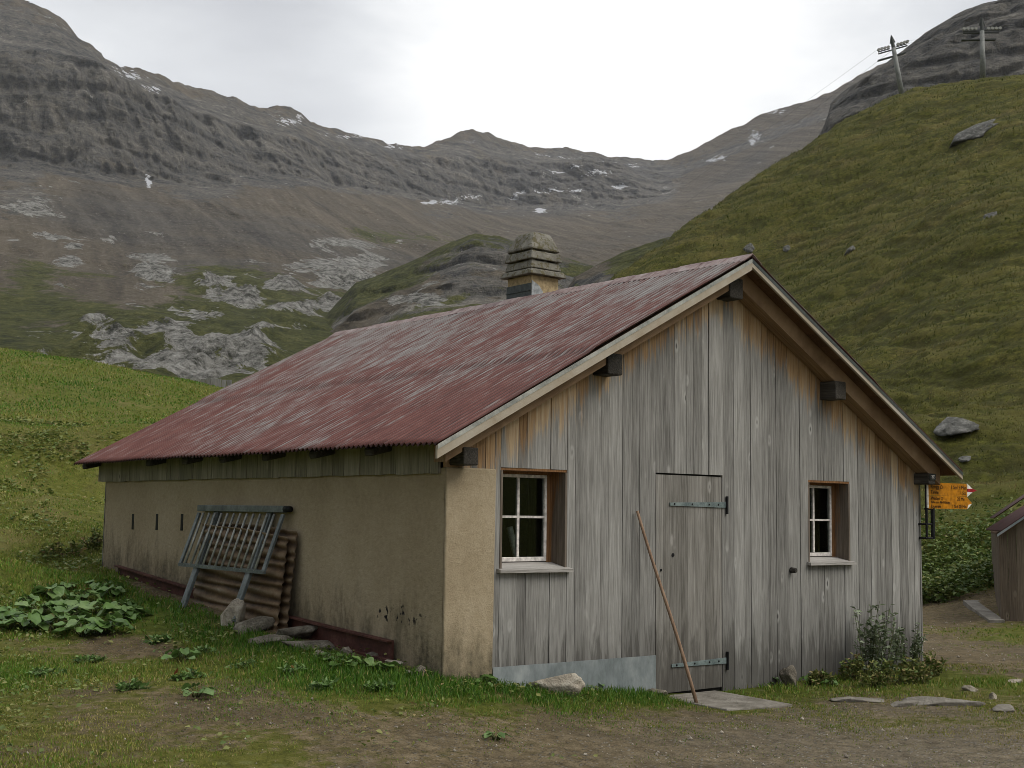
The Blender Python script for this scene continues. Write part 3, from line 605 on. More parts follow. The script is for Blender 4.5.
# darker crag beyond the steep pasture
S3 = [(780,215),(800,180),(812,152),(822,134),(827,120),(831,104),(850,88),(880,67),(900,52),(925,35),(945,22),(975,7),(1000,-3),(1030,-14),(1250,-60)]
K = [[[(780,300),(1250,250)], [(780,420),(1250,420)]],
     [[(780,230),(812,200),(830,165),(870,150),(930,130),(1250,110)], [(780,640),(1250,640)]],
     [[(780,222),(812,165),(830,118),(860,98),(900,74),(960,40),(1024,22),(1250,-20)], [(780,700),(1250,700)]],
     [S3, [(780,760),(1250,800)]], [[(x, y+30) for x, y in S3], [(780,980),(1250,1000)]]]
def zone_crag(x, y, t, P):
    n = fbm(P, 60, 3, 51)*.5; cliff = np.clip(.45+sstep(.6, 1.2, t)*.5+n, 0, 1)*np.where(t > 2, .75, 1); o = np.zeros_like(x)
    return np.stack([cliff, np.clip(n*.8-.1, 0, .5), o, o], -1)
def amp_crag(x, y, t, P, D):
    k = 1-sstep(2.7, 3, t)*.8; dr = k*(fbm(P*np.array([1, 1, .25]), 45, 5, 52, .62)*16+fbm(P, 14, 3, 54)*4); st = ((P[..., 2]+9*fbm(P, 70, 3, 55))/17) % 1
    return dr + k*sstep(0, .3, st)*(1-sstep(.7, 1, st))*5, fbm(P, 24, 4, 53)*2.5
range_mesh('crag', np.arange(780, 1251, 1.8), K, [10, 70, 60, 45, 6][:4], zone_crag, amp_crag)

# rocky knoll in the middle distance and a green shoulder behind the pasture
KN = [(300,345),(340,300),(355,284),(380,275),(420,258),(450,243),(475,233),(500,236),(520,243),(545,250),(570,258),(600,268),(640,290),(680,330)]
K2 = [[[(300,400),(680,400)], [(300,400),(680,400)]], [[(300,372),(400,330),(475,310),(560,315),(680,370)], [(300,480),(680,480)]],
      [KN, [(300,640),(680,640)]], [[(x, y+40) for x, y in KN], [(300,800),(680,800)]]]
def zone_knoll(x, y, t, P):
    n = fbm(P, 40, 3, 61); gr = np.clip(sstep(1.6, 2, t)*.45+.12+n*.5+blob(x, y, [(400,285,40,20,.5),(370,290,30,14,.5)]), 0, 1); cl = np.clip(.45+n*.6+(x > 440)*.25, 0, 1)
    return np.stack([cl, gr, blob(x, y, [(420,302,30,8,.7),(390,305,20,6,.6),(440,290,30,6,.45)]), np.zeros_like(x)], -1)
def amp_knoll(x, y, t, P, D):
    st = ((P[..., 2]+7*fbm(P, 60, 3, 65))/13) % 1; k = 1-sstep(1.8, 2, t)*.7
    return k*(fbm(P, 50, 5, 62)*16+sstep(0, .4, st)*5), k*fbm(P, 30, 4, 63)*3.5
range_mesh('knoll', np.arange(300, 681, 1.6), K2, [8, 70, 80, 8][:3], zone_knoll, amp_knoll)
SH = [(540,330),(560,300),(575,276),(600,262),(625,251),(645,243),(665,237),(690,234),(740,240),(800,260)]
K3 = [[[(540,420),(800,420)], [(540,260),(800,260)]], [[(540,350),(600,300),(800,300)], [(540,310),(800,310)]], [SH, [(540,400),(800,400)]], [[(x, y+40) for x, y in SH], [(540,520),(800,520)]]]
def zone_sh(x, y, t, P):
    n = fbm(P, 20, 3, 71); return np.stack([np.clip(.5+n, 0, 1), np.clip(.75+n*.5-blob(x, y, [(590,280,24,14,.9),(575,290,14,14,.6)]), 0, 1), x*0, x*0], -1)
range_mesh('shoulder', np.arange(540, 801, 1.6), K3, [8, 40, 50], zone_sh, lambda x, y, t, P, D: (fbm(P, 25, 4, 72)*7, fbm(P, 18, 4, 73)*1.6*(1-sstep(1.8, 2, t)*.6)))

# ------------------------------------------------------------------ haze
hb = MB().box((-5200, -5200, -140), (5200, 5200, 1400))
mt = bpy.data.materials.new('haze'); mt.use_nodes = True; nt = mt.node_tree; nt.nodes.remove(nt.nodes['Principled BSDF'])
pv = nt.nodes.new('ShaderNodeVolumePrincipled'); pv.inputs['Color'].default_value = (.93, .95, 1, 1); pv.inputs['Density'].default_value = .00006
nt.links.new(pv.outputs[0], nt.nodes['Material Output'].inputs['Volume'])
hz = hb.build('haze', mt); tag(hz, kind='stuff')

#@@BEGIN
# ------------------------------------------------------------------ the hut
XR, ZR, OS, OF, OB = 3.36, 4.105, .3286, .35, .23
KL = (ZR-2.155)/(XR+OS); KR = (ZR-2.155)/(HW+OS-XR)
def roof_z(x): return ZR-(KL*(XR-x) if x < XR else KR*(x-XR))
hut = empty('alpine_hut', (HW/2, HL/2, 0), 'weathered grey board hut with stuccoed side wall and faded red corrugated roof', 'hut')
WZ0, WZ1 = 1.163, 2.002
WIN = [(.5745, 1.3129), (4.6263, 5.3266)]
DX0, DX1, DZ = 2.404, 3.316, 2.0
tn = lambda: (random.random(), random.random(), -9, 1)

def board_wall():
    mb = MB(); edges = []
    def fill(a, b):
        x = a; r = [a]
        while b-x > .22:
            x += random.choice([.095, .12, .14, .155, .17, .19]); r.append(x)
        return r
    marks = [0.0, .514, WIN[0][0], WIN[0][1], DX0, DX1, WIN[1][0], WIN[1][1], HW]
    for a, b in zip(marks[:-1], marks[1:]): edges += fill(a, b)
    edges.append(HW)
    def plank(x0, x1, zb, zt0, zt1, t, s, y):
        g_ = .0022; w = .62 if x0 < 1.5 else (.5 if x0 < XR else .62)
        vs = []; cs = []
        for yy in (y, y+.026):
            for xx, zt in ((x0+g_, zt0), (x1-g_, zt1)):
                for zz, top in ((zb, 0), (zt, 1)):
                    vs.append((xx, yy, zz)); cs.append((t, s, 1-(roof_z((x0+x1)/2)-.06-zz)/w, (zz-.02)/.85))
        # order: y0:(x0b,x0t,x1b,x1t), y1: same +4
        mb.add(vs, [(0, 2, 3, 1), (4, 5, 7, 6), (0, 1, 5, 4), (2, 6, 7, 3), (1, 3, 7, 5), (0, 4, 6, 2)], cs)
    for x0, x1 in zip(edges[:-1], edges[1:]):
        t = random.random(); s = random.random(); y = random.uniform(-.004, .005); xm = (x0+x1)/2
        if 3.13 < xm < 3.29: t = .95; y = -.012
        z0t, z1t = roof_z(x0)-.062, roof_z(x1)-.062
        segs = []
        bot = -.25 if xm > DX0 else .30
        if xm < .514: segs = [(1.985, None)]
        elif WIN[0][0] < xm < WIN[0][1] or WIN[1][0] < xm < WIN[1][1]: segs = [(bot, WZ0-.03), (WZ1, None)]
        elif DX0 < xm < DX1: segs = [(DZ+.012, None)]
        else: segs = [(bot, None)]
        for zb, zt in segs:
            if zt is None: plank(x0, x1, zb, z0t, z1t, t, s, y)
            else: plank(x0, x1, zb, zt, zt, min(1, t+random.uniform(-.2, .2)), random.random(), y)
    return mb
board_wall().build('board_wall', M['board'], hut)
# structural shell behind the boards (dark inside)
sh = MB(); gy0, gy1 = .034, .09
def gable(x0, x1, zb, zt=None):
    z0 = zt or roof_z(x0)-.07; z1 = zt or roof_z(x1)-.07
    sh.hexa([(x0,gy0,zb),(x1,gy0,zb),(x1,gy1,zb),(x0,gy1,zb),(x0,gy0,z0),(x1,gy0,z1),(x1,gy1,z1),(x0,gy1,z0)])
for a, b in [(.25, WIN[0][0]), (WIN[0][1], DX0), (DX0, XR), (XR, WIN[1][0]), (WIN[1][1], HW-.02)]: gable(a, b, -.5)
for a, b in WIN: gable(a, b, -.5, WZ0-.04); gable(a, b, WZ1+.03)
sh.hexa([(.25,HL-.2,-.5),(XR,HL-.2,-.5),(XR,HL-.02,-.5),(.25,HL-.02,-.5),(.25,HL-.2,roof_z(.25)-.07),(XR,HL-.2,ZR-.07),(XR,HL-.02,ZR-.07),(.25,HL-.02,roof_z(.25)-.07)])
sh.hexa([(XR,HL-.2,-.5),(HW-.02,HL-.2,-.5),(HW-.02,HL-.02,-.5),(XR,HL-.02,-.5),(XR,HL-.2,ZR-.07),(HW-.02,HL-.2,roof_z(HW)-.07),(HW-.02,HL-.02,roof_z(HW)-.07),(XR,HL-.02,ZR-.07)])
sh.box((.25, .1, -.3), (HW-.1, HL-.2, -.02))
sh.build('inner_shell', M['dark'], hut)
sw = MB()
y = -.01
while y < HL+.02:
    w = random.choice([.14, .16, .19]); z = roof_z(HW)-.07
    sw.box((HW-.012, y, -.4), (HW+.012+random.uniform(0, .004), min(y+w-.004, HL+.02), z), (random.random(), random.random(), -9, 1)); y += w
sw.build('side_boards', M['board'], hut)
bw = MB(); x = .0
while x < HW:
    w = random.choice([.14, .16, .19]); x1 = min(x+w-.004, HW); a, b = roof_z(x)-.07, roof_z(x1)-.07
    bw.hexa([(x,HL-.015,-.3),(x1,HL-.015,-.3),(x1,HL+.012,-.3),(x,HL+.012,-.3),(x,HL-.015,a),(x1,HL-.015,b),(x1,HL+.012,b),(x,HL+.012,a)], tn()); x += w
bw.build('rear_boards', M['board'], hut)

# stucco wall with its corner pier, finely meshed so that corners stay slightly soft
def panel(mb, P, U, V, nu, nv, hfun):
    P, U, V = map(np.array, (P, U, V)); vs = []; cs = []
    for j in range(nv+1):
        for i in range(nu+1):
            q = P+U*(i/nu)+V*(j/nv); vs.append(q); cs.append((0, 0, 0, (q[2]-hfun(q))/.75))
    mb.add(vs, [(j*(nu+1)+i, j*(nu+1)+i+1, (j+1)*(nu+1)+i+1, (j+1)*(nu+1)+i) for j in range(nv) for i in range(nu)], cs)
def wall_h(q): return float(np.interp(q[1], [0, .6, 2.4, 4.8, HL], [.3, .38, .52, .70, .9]))
st = MB()
panel(st, (0, HL, -.4), (0, -HL-.0, 0), (0, 0, 2.38), 40, 16, wall_h)          # outer face
panel(st, (0, HL, -.4), (.24, 0, 0), (0, 0, 2.38), 2, 4, wall_h)
panel(st, (.24, .05, -.4), (0, HL-.1, 0), (0, 0, 2.6), 2, 2, lambda q: -9)
panel(st, (0, HL, 1.98), (0, -HL, 0), (.24, 0, 0), 2, 2, lambda q: -9)
st.build('stucco_wall', M['stucco'], hut)
pr = MB()
vs = [(.004,-.022,-.4),(.500,-.022,-.4),(.500,.04,-.4),(.004,.04,-.4),(.004,-.022,1.985),(.514,-.022,1.985),(.514,.04,1.985),(.004,.04,1.985)]
pr.hexa(vs, [(0, 0, 0, -.9)]*4+[(0, 0, 0, 2.25)]*4)
pr.build('corner_pier', M['stucco'], hut, bevel=.012)
# thin seam of the render and the three drain slits
sl = MB()
for px_ in (133, 157, 182):
    p = plane(px_, 522, 0, 0); q = plane(px_, 514, 0, 0); sl.box((-.004, p[1]-.028, q[2]-.18), (.004, p[1]+.028, q[2]), (0,0,0,1))
    sl.build('drain_slit', M['iron'], hut); sl = MB()
# apron of boards under the eave
ap = MB(); y = .055
while y < HL+.08:
    w = random.choice([.085, .10, .12, .135]); ap.box((-.030+random.uniform(-.004, .003), y, 1.935+random.uniform(-.006, .006)), (-.004, y+w-.003, 2.285), (random.random(), random.random(), 0, 1)); y += w
ap.build('eave_boards', M['apron'], hut)
# zinc plate along the front base
zp = MB()
for k in range(12):
    a = .512+(2.396-.512)*k/12; b = .512+(2.396-.512)*(k+1)/12; ya = -.018-.004*math.sin(k*1.9); yb = -.018-.004*math.sin((k+1)*1.9)
    zp.hexa([(a,ya,-.2),(b,yb,-.2),(b,yb+.006,-.2),(a,ya+.006,-.2),(a,ya,.368-.001*k),(b,yb,.367-.001*k),(b,yb+.006,.367-.001*k),(a,ya+.006,.368-.001*k)])
zp.build('zinc_plate', M['zinc'], hut)

# door
dr = MB(); x = DX0+.008; k = 0
while x < DX1-.02:
    w = [.10, .125, .11, .09, .14, .10, .12, .13, .11][k % 9]; x1 = min(x+w, DX1-.008)
    if DX1-.008-x1 < .05: x1 = DX1-.008
    t = random.random()*.8; vs = [(x+.001, .004, .005), (x1-.001, .004, .005), (x1-.001, .03, .005), (x+.001, .03, .005)]
    dr.hexa(vs+[(a, b, DZ-.004) for a, b, _ in vs], [(t, random.random(), -9, .03)]*4+[(t, .3, -9, 2.3)]*4); x = x1; k += 1
for v in range(0, len(dr.c), 8):
    for j in range(8): dr.c[v+j] = (dr.c[v][0], dr.c[v][1], -9, dr.c[v+j][3])
door = dr.build('door', M['door'], hut)
for z0, xa in ((1.726, 2.585), (.247, 2.615)):
    h = MB(); h.hexa([(xa,-.008,z0-.014),(3.36,-.008,z0-.026),(3.36,.002,z0-.026),(xa,.002,z0-.014),(xa,-.008,z0+.014),(3.36,-.008,z0+.03),(3.36,.002,z0+.03),(xa,.002,z0+.014)])
    for xx in (xa+.06, xa+.3, 3.12, 3.25): h.tube([(xx, -.013, z0+.002), (xx, -.007, z0+.002)], .009, 6, mi=1)
    hg = h.build('hinge', [M['hinge'], M['iron']], door)
    p = MB().tube([(3.372,-.012,z0-.085),(3.372,-.012,z0+.085)], .013, 8)
    p.build('hinge_pin', M['iron'], hut)
MB().tube([(2.634,-.003,1.256),(2.634,.006,1.256)], .017, 10).build('latch_hole', M['iron'], door)
MB().tube([(2.476,-.003,1.12),(2.476,.006,1.12)], .012, 10).build('keyhole', M['iron'], door)

# windows
for (a, b) in WIN:
    wm = MB(); c = (a+b)/2-.036; y0 = .17; sx0, sx1, sz0, sz1 = a+.045, b-.080, 1.212, 1.956
    for x0, x1, z0, z1 in [(sx0, sx0+.026, sz0, sz1), (sx1-.026, sx1, sz0, sz1), (sx0+.026, sx1-.026, sz0, sz0+.038), (sx0+.026, sx1-.026, sz1-.028, sz1)]: wm.box((x0, y0, z0), (x1, y0+.04, z1))
    wf = wm.build('window', M['sash'], hut, bevel=.004)
    wb = MB().box((c-.004, y0+.006, sz0+.042), (c+.020, y0+.03, sz1-.028)).box((sx0+.026, y0+.004, 1.582), (c-.004, y0+.032, 1.602)).box((c+.02, y0+.004, 1.582), (sx1-.026, y0+.032, 1.602))
    wb.build('glazing_bars', M['sash'], wf)
    MB().box((sx0+.03, y0+.016, sz0+.03), (sx1-.03, y0+.020, sz1-.02)).build('pane', M['glass'], wf)
    rv = MB()
    def rb(p, q, fr): rv.box(p, q, [(.5, random.random(), fr, 1)]*8)
    # side cheeks: fresher wood near the sash, greyed by weather outside
    for x0, x1 in ((a-.0, a+.022), (b-.022, b)):
        vs = [(x0,-.004,WZ0),(x1,-.004,WZ0),(x1,.30,WZ0),(x0,.30,WZ0),(x0,-.004,WZ1-.024),(x1,-.004,WZ1-.024),(x1,.30,WZ1-.024),(x0,.30,WZ1-.024)]
        rv.hexa(vs, [(.5,.4,-.5,1),(.5,.4,-.5,1),(.5,.4,.35,1),(.5,.4,.35,1),(.5,.4,-.1,1),(.5,.4,-.1,1),(.5,.4,1.1,1),(.5,.4,1.1,1)])
    rb((a+.022, y0+.003, WZ0+.03), (sx0-.001, y0+.05, sz1), .8); rb((sx1+.001, y0+.003, WZ0+.03), (b-.022, y0+.05, sz1), .8)
    rb((a+.0, .004, WZ1-.022), (b, .30, WZ1-.001), .55); rb((a+.022, y0+.002, sz1+.002), (b-.022, y0+.05, WZ1-.022), .9)
    rv.build('window_reveal', M['reveal'], wf)
    s_ = MB().hexa([(a-.03,-.055,WZ0-.032),(b+.035,-.055,WZ0-.038),(b+.035,.0,WZ0-.030),(a-.03,.0,WZ0-.030),(a-.03,-.055,WZ0-.004),(b+.035,-.055,WZ0-.010),(b+.035,.0,WZ0+.002),(a-.03,.0,WZ0+.002)], (.6, random.random(), 0, 1))
    s_.hexa([(a+.022,.0,WZ0-.03),(b-.022,.0,WZ0-.03),(b-.022,.22,WZ0-.03),(a+.022,.22,WZ0-.03),(a+.022,.0,WZ0+.004),(b-.022,.0,WZ0+.004),(b-.022,.22,WZ0+.05),(a+.022,.22,WZ0+.05)], (.9, random.random(), 0, 1))
    s_.build('window_sill', M['sill'], wf)
MB().tube([(4.345,.0,1.087),(4.35,-.06,1.085)], [.03, .024], 8).build('wall_peg', M['beam'], hut)

# roof: corrugated sheets on both slopes
def slope_sheet(x0, x1, y0, y1, zf, m, amp=.015, wl=.076, rows=40, step=9):
    ny = int((y1-y0)/wl*step); ys = np.linspace(y0, y1, ny+1); ts = np.linspace(0, 1, rows+1)
    V = []; wvs = []
    xs = x0+(x1-x0)*ts
    lap = np.where(ts > .44, .015, 0)
    jit = np.repeat(rng.uniform(-.006, .006, 12), int(np.ceil(len(ys)/12)))[:len(ys)]   # sheets end unevenly
    for i, xx in enumerate(xs):
        wv = amp*np.sin(2*math.pi*ys/wl) + .004*np.sin(ys*1.7+xx) + .003*np.sin(ys*5.1+xx*2)
        xe = xx+(jit if i == 0 else 0)*np.sign(x1-x0)
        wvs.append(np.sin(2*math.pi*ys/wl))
        V.append(np.stack([np.full(len(ys), xx)+(jit if i == 0 else 0), ys, zf(xx)+wv+lap[i]], -1))
    V = np.concatenate(V); n = len(ys); idx = np.arange(len(V)).reshape(-1, n)
    Fc = np.stack([idx[:-1, :-1], idx[:-1, 1:], idx[1:, 1:], idx[1:, :-1]], -1).reshape(-1, 4)
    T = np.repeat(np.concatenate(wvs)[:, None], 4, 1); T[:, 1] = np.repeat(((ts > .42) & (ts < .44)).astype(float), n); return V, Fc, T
LAP = .44
Va, Fa, Ta = slope_sheet(-OS, XR, -OF, HL+OB, roof_z, None); Vb, Fb, Tb = slope_sheet(HW+OS, XR, -OF, HL+OB, roof_z, None)
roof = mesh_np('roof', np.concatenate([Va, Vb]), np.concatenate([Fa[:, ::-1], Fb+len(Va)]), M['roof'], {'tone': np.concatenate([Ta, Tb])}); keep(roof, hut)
md = roof.modifiers.new('thickness', 'SOLIDIFY'); md.thickness = .003; md.offset = 0
# ridge cap
rc = MB(); n = 24
for k in range(n):
    ya, yb = -OF-.01+(HL+OF+OB+.02)*k/n, -OF-.01+(HL+OF+OB+.02)*(k+1)/n; j = .004*(k % 3)
    rc.hexa([(XR-.13,ya,roof_z(XR-.13)+.014+j),(XR,ya,ZR+.03+j),(XR,yb,ZR+.03+j),(XR-.13,yb,roof_z(XR-.13)+.014+j),(XR-.13,ya,roof_z(XR-.13)+.022+j),(XR,ya,ZR+.04+j),(XR,yb,ZR+.04+j),(XR-.13,yb,roof_z(XR-.13)+.022+j)])
    rc.hexa([(XR,ya,ZR+.03+j),(XR+.13,ya,roof_z(XR+.13)+.014+j),(XR+.13,yb,roof_z(XR+.13)+.014+j),(XR,yb,ZR+.03+j),(XR,ya,ZR+.04+j),(XR+.13,ya,roof_z(XR+.13)+.022+j),(XR+.13,yb,roof_z(XR+.13)+.022+j),(XR,yb,ZR+.04+j)])
rc.build('ridge_cap', M['cap'], roof)
# soffit boards under the sheet, running along the ridge
so = MB()
for side in (-1, 1):
    xe = -OS+.13 if side < 0 else HW+OS-.03; L_ = abs(XR-xe); n = 17
    for k in range(n):
        xa = xe-side*0+(-side)*L_*k/n; xb = xe+(-side)*(L_*(k+1)/n-.006); j = random.uniform(0, .005)
        p = []
        for dz in (-.058, -.030):
            p += [(xa,-OF+.03,roof_z(xa)+dz-j),(xb,-OF+.03,roof_z(xb)+dz-j),(xb,HL+OB-.02,roof_z(xb)+dz-j),(xa,HL+OB-.02,roof_z(xa)+dz-j)]
        so.hexa(p, (random.random(), random.random(), 0, 1))
so.build('soffit', M['soffit'], roof)
# barge boards and gable rafters
for side, hgt in ((-1, .10), (1, .07)):
    xe = -OS if side < 0 else HW+OS
    zA, zB = roof_z(xe), ZR
    bb = MB().hexa([(xe,-OF,zA-.022-hgt),(XR,-OF,zB-.022-hgt),(XR,-OF+.026,zB-.022-hgt),(xe,-OF+.026,zA-.022-hgt),(xe,-OF,zA-.022),(XR,-OF,zB-.022),(XR,-OF+.026,zB-.022),(xe,-OF+.026,zA-.022)], (.5, .2+.3*side, 0, 1))
    bb.build('barge_board', M['barge'], roof)
    MB().hexa([(xe,-OF-.004,zA-.05),(XR,-OF-.004,zB-.05),(XR,-OF-.001,zB-.05),(xe,-OF-.001,zA-.05),(xe,-OF-.004,zA-.012),(XR,-OF-.004,zB-.012),(XR,-OF-.001,zB-.012),(xe,-OF-.001,zA-.012)]).build('edge_flashing', M['lead'] if side > 0 else M['bar'], roof)
    xo = -.12 if side < 0 else HW+.16
    zA, zB = roof_z(xo)-.062, ZR-.062
    MB().hexa([(xo,-.17,zA-.185),(XR,-.17,zB-.185),(XR,-.012,zB-.185),(xo,-.012,zA-.185),(xo,-.17,zA),(XR,-.17,zB),(XR,-.012,zB),(xo,-.012,zA)], (.6, .5, 0, 1)).build('gable_rafter', M['rafter'], roof)
# purlin ends
for xm, zt, s_, yf in [(XR-.04, 3.72, .19, -.19), (XR+1.58, 2.845, .18, -.195), (XR-1.66, 2.85, .18, -.195), (.12, 2.0, .15, -.19), (HW-.04, 2.0, .13, -.2)]:
    MB().box((xm-s_/2, yf, zt), (xm+s_/2, .03, zt+s_*(1.05 if s_ > .16 else .95)), (random.random(), random.random(), 0, 1)).build('purlin', M['beam'], roof, bevel=.012)
# rafter tails under the long eave
for px_ in (90, 154, 190, 228, 271, 319, 375):
    yy = plane(px_, 458, 0, -.15)[1]
    a, b = -.22, .1
    MB().hexa([(a,yy-.055,roof_z(a)-.13),(b,yy-.08,roof_z(b)-.22),(b,yy+.08,roof_z(b)-.22),(a,yy+.055,roof_z(a)-.13),(a,yy-.08,roof_z(a)-.064),(b,yy-.08,roof_z(b)-.064),(b,yy+.08,roof_z(b)-.064),(a,yy+.08,roof_z(a)-.064)], (random.random(), random.random(), 0, 1)).build('rafter_tail', M['beam'], roof, bevel=.015)
# chimney
cx0, cx1, cy0, cy1 = 3.50, 3.92, 3.13, 3.58
ch = MB().box((cx0, cy0, 3.6), (cx1, cy1, 4.435)).build('chimney', M['chim'], hut, bevel=.008)
def ring(z0, z1, o0, o1, name, m, bev=.012):
    MB().hexa([(cx0-o0,cy0-o0,z0),(cx1+o0,cy0-o0,z0),(cx1+o0,cy1+o0,z0),(cx0-o0,cy1+o0,z0),(cx0-o1,cy0-o1,z1),(cx1+o1,cy0-o1,z1),(cx1+o1,cy1+o1,z1),(cx0-o1,cy1+o1,z1)]).build(name, m, ch, bevel=bev)
ring(4.436, 4.505, .072, .05, 'chimney_slab', M['lichen'])
for x_ in (cx0+.03, (cx0+cx1)/2, cx1-.03):
    for y_ in (cy0+.03, cy1-.03): MB().box((x_-.025, y_-.025, 4.506), (x_+.025, y_+.025, 4.74)).build('spacer', M['lichen'], ch)
ring(4.518, 4.615, .030, .004, 'chimney_louvre', M['lichen']); ring(4.628, 4.730, .034, .012, 'chimney_louvre', M['lichen'])
ring(4.746, 4.98, .030, -.070, 'chimney_cap', M['lichen'], .035)
MB().box((cx0-.008, cy0-.0, 4.0), (cx0-.002, cy1+.01, 4.335)).box((cx0-.016, cy0, 4.245), (cx0-.009, cy1+.01, 4.26)).build('chimney_flashing', M['lead'], ch)
MB().add([(cx0-.002,cy0-.007,4.0),(cx0+.17,cy0-.007,4.0),(cx0+.17,cy0-.007,4.25),(cx0+.11,cy0-.007,4.315),(cx0-.002,cy0-.007,4.37),(cx0-.002,cy0-.003,4.0),(cx0+.17,cy0-.003,4.0),(cx0+.17,cy0-.003,4.25),(cx0+.11,cy0-.003,4.315),(cx0-.002,cy0-.003,4.37)],
         [(0,1,2,3,4),(9,8,7,6,5),(0,5,6,1),(1,6,7,2),(2,7,8,3),(3,8,9,4),(4,9,5,0)]).build('corner_flashing', M['alu'], ch)

# ------------------------------------------------------------------ things around the hut
def letters(txt, loc, size, parent, m, align='LEFT', name='lettering'):
    cu = bpy.data.curves.new(name, 'FONT'); cu.body = txt; cu.size = size; cu.align_x = align; cu.extrude = .0008; cu.materials.append(m)
    o = bpy.data.objects.new(name, cu); COL.objects.link(o); o.location = loc; o.rotation_euler = (math.pi/2, 0, 0)
    bpy.context.view_layer.update(); me = bpy.data.meshes.new_from_object(o.evaluated_get(bpy.context.evaluated_depsgraph_get())); n_ = bpy.data.objects.new(name, me); COL.objects.link(n_)
    n_.location = loc; n_.rotation_euler = (math.pi/2, 0, 0); bpy.data.objects.remove(o); keep(n_, parent); return n_

# house number plate on the end of the eave purlin
t = empty('house_number', (HW-.04, -.205, 2.07), 'small dark house number plate 223 on the beam end under the eave', 'number plate')
MB().box((HW-.098, -.212, 2.055), (HW+.012, -.202, 2.118)).build('plate', M['lead'], t)
MB().box((HW-.094, -.2135, 2.06), (HW+.008, -.2125, 2.113)).build('face', M['iron'], t)
letters('223', (HW-.043, -.2155, 2.069), .05, t, M['white'], 'CENTER')

# hiking signs at the hut corner
t = empty('trail_sign', (HW+.03, -.1, 1.40), 'pair of yellow hiking arrow signs on a bracket at the hut corner', 'signpost')
def arrow(z0, z1, x0, x1, tip, y=-.10):
    zm = (z0+z1)/2
    P = [(x0, z0), (x1, z0), (tip, zm), (x1, z1), (x0, z1)]
    return MB().add([(a, y, b) for a, b in P]+[(a, y+.006, b) for a, b in P], [(0,1,2,3,4),(9,8,7,6,5),(0,5,6,1),(1,6,7,2),(2,7,8,3),(3,8,9,4),(4,9,5,0)])
up_ = arrow(1.883, 2.028, 6.64, 7.345, 7.349).build('arrow_panel', M['yellow'], t, label='upper yellow arrow panel with a white and red tip')
MB().add([(7.352,-.101,1.878),(7.352,-.101,2.033),(7.45,-.101,1.975),(7.45,-.101,1.935),(7.352,-.095,1.878),(7.352,-.095,2.033),(7.45,-.095,1.975),(7.45,-.095,1.935)], [(0,3,2,1),(4,5,6,7),(0,1,5,4),(1,2,6,5),(2,3,7,6),(3,0,4,7)]).build('white_tip', M['white'], up_)
MB().add([(7.352,-.103,1.938),(7.352,-.103,1.972),(7.45,-.103,1.975),(7.53,-.103,1.955),(7.45,-.103,1.935),(7.352,-.099,1.938),(7.352,-.099,1.972),(7.45,-.099,1.975),(7.53,-.099,1.955),(7.45,-.099,1.935)],
         [(0,4,3,2,1),(5,6,7,8,9),(0,1,6,5),(1,2,7,6),(2,3,8,7),(3,4,9,8),(4,0,5,9)]).build('red_tip', M['red'], up_)
for tx, xx, zz, al, s_ in [('Rengg \u2302', 6.685, 1.962, 'LEFT', .062), ('1 Std 5 Min', 7.33, 1.962, 'RIGHT', .062), ('Tanne', 6.685, 1.903, 'LEFT', .055), ('1 Std', 7.33, 1.903, 'RIGHT', .055)]: letters(tx, (xx, -.1018, zz), s_, up_, M['black'], al)
lo_ = arrow(1.735, 1.880, 6.64, 7.34, 7.435).build('arrow_panel', M['yellow'], t, label='lower yellow arrow panel with its white tip worn')
MB().add([(7.345,-.1035,1.737),(7.43,-.1035,1.800),(7.36,-.1035,1.785),(7.345,-.1,1.737),(7.43,-.1,1.800),(7.36,-.1,1.785)], [(0,1,2),(5,4,3),(0,3,4,1),(1,4,5,2),(2,5,3,0)]).build('white_tip', M['white'], lo_)
for tx, xx, zz, al, s_ in [('Wilden \u2302', 6.685, 1.833, 'LEFT', .055), ('20 Min', 7.31, 1.833, 'RIGHT', .055), ('Bahn zur Alp Hütten', 6.685, 1.795, 'LEFT', .04), ('Lauenen', 6.685, 1.746, 'LEFT', .052), ('1 Std 20 Min', 7.33, 1.746, 'RIGHT', .052)]: letters(tx, (xx, -.1018, zz), s_, lo_, M['black'], al)
br = MB()
for a, b, r_ in [((6.625,-.085,1.40),(6.625,-.085,2.03),.014), ((6.735,-.085,1.39),(6.735,-.085,1.74),.022), ((6.60,-.085,1.405),(6.745,-.085,1.405),.012), ((6.60,-.085,1.56),(6.745,-.085,1.56),.010), ((6.60,-.085,1.73),(6.745,-.085,1.73),.012), ((6.60,-.085,1.56),(6.60,.02,1.56),.012), ((6.605,-.085,1.405),(6.605,.02,1.405),.012)]:
    br.tube([a, b], r_, 8)
br.build('bracket', M['iron'], t)
MB().tube([(6.62,-.106,1.74),(6.62,-.106,2.03)], .012, 6).build('clamp_strip', M['white'], t)

t.scale = (1.12, 1, 1)

# pole leaning on the front wall beside the door
p0 = np.array([2.40, -.52, gz1(2.40, -.52)-.02]); p1 = np.array([2.147, -.03, 1.657])
pts = [p0*(1-k/8)+p1*(k/8)+np.array([.012, -.0, .0])*math.sin(math.pi*k/8*1.7) for k in range(9)]
o = MB().tube(pts, [.0165-.0035*k/8 for k in range(9)], 8, (.6, .3, 0, 1)).build('wooden_pole', M['stick'], smooth=True)
tag(o, 'thin bare wooden pole leaning against the grey wall beside the plank door', 'pole')
o = MB().tube([(1.41,.33,-.02),(1.2,.35,.75),(.985,.38,1.50)], [.026, .027, .030], 10, (.8, .3, 0, 1)).build('tool_handle', M['sill'], smooth=True)
tag(o, 'pale wooden tool handle leaning inside the window beside the stucco pier', 'tool handle')

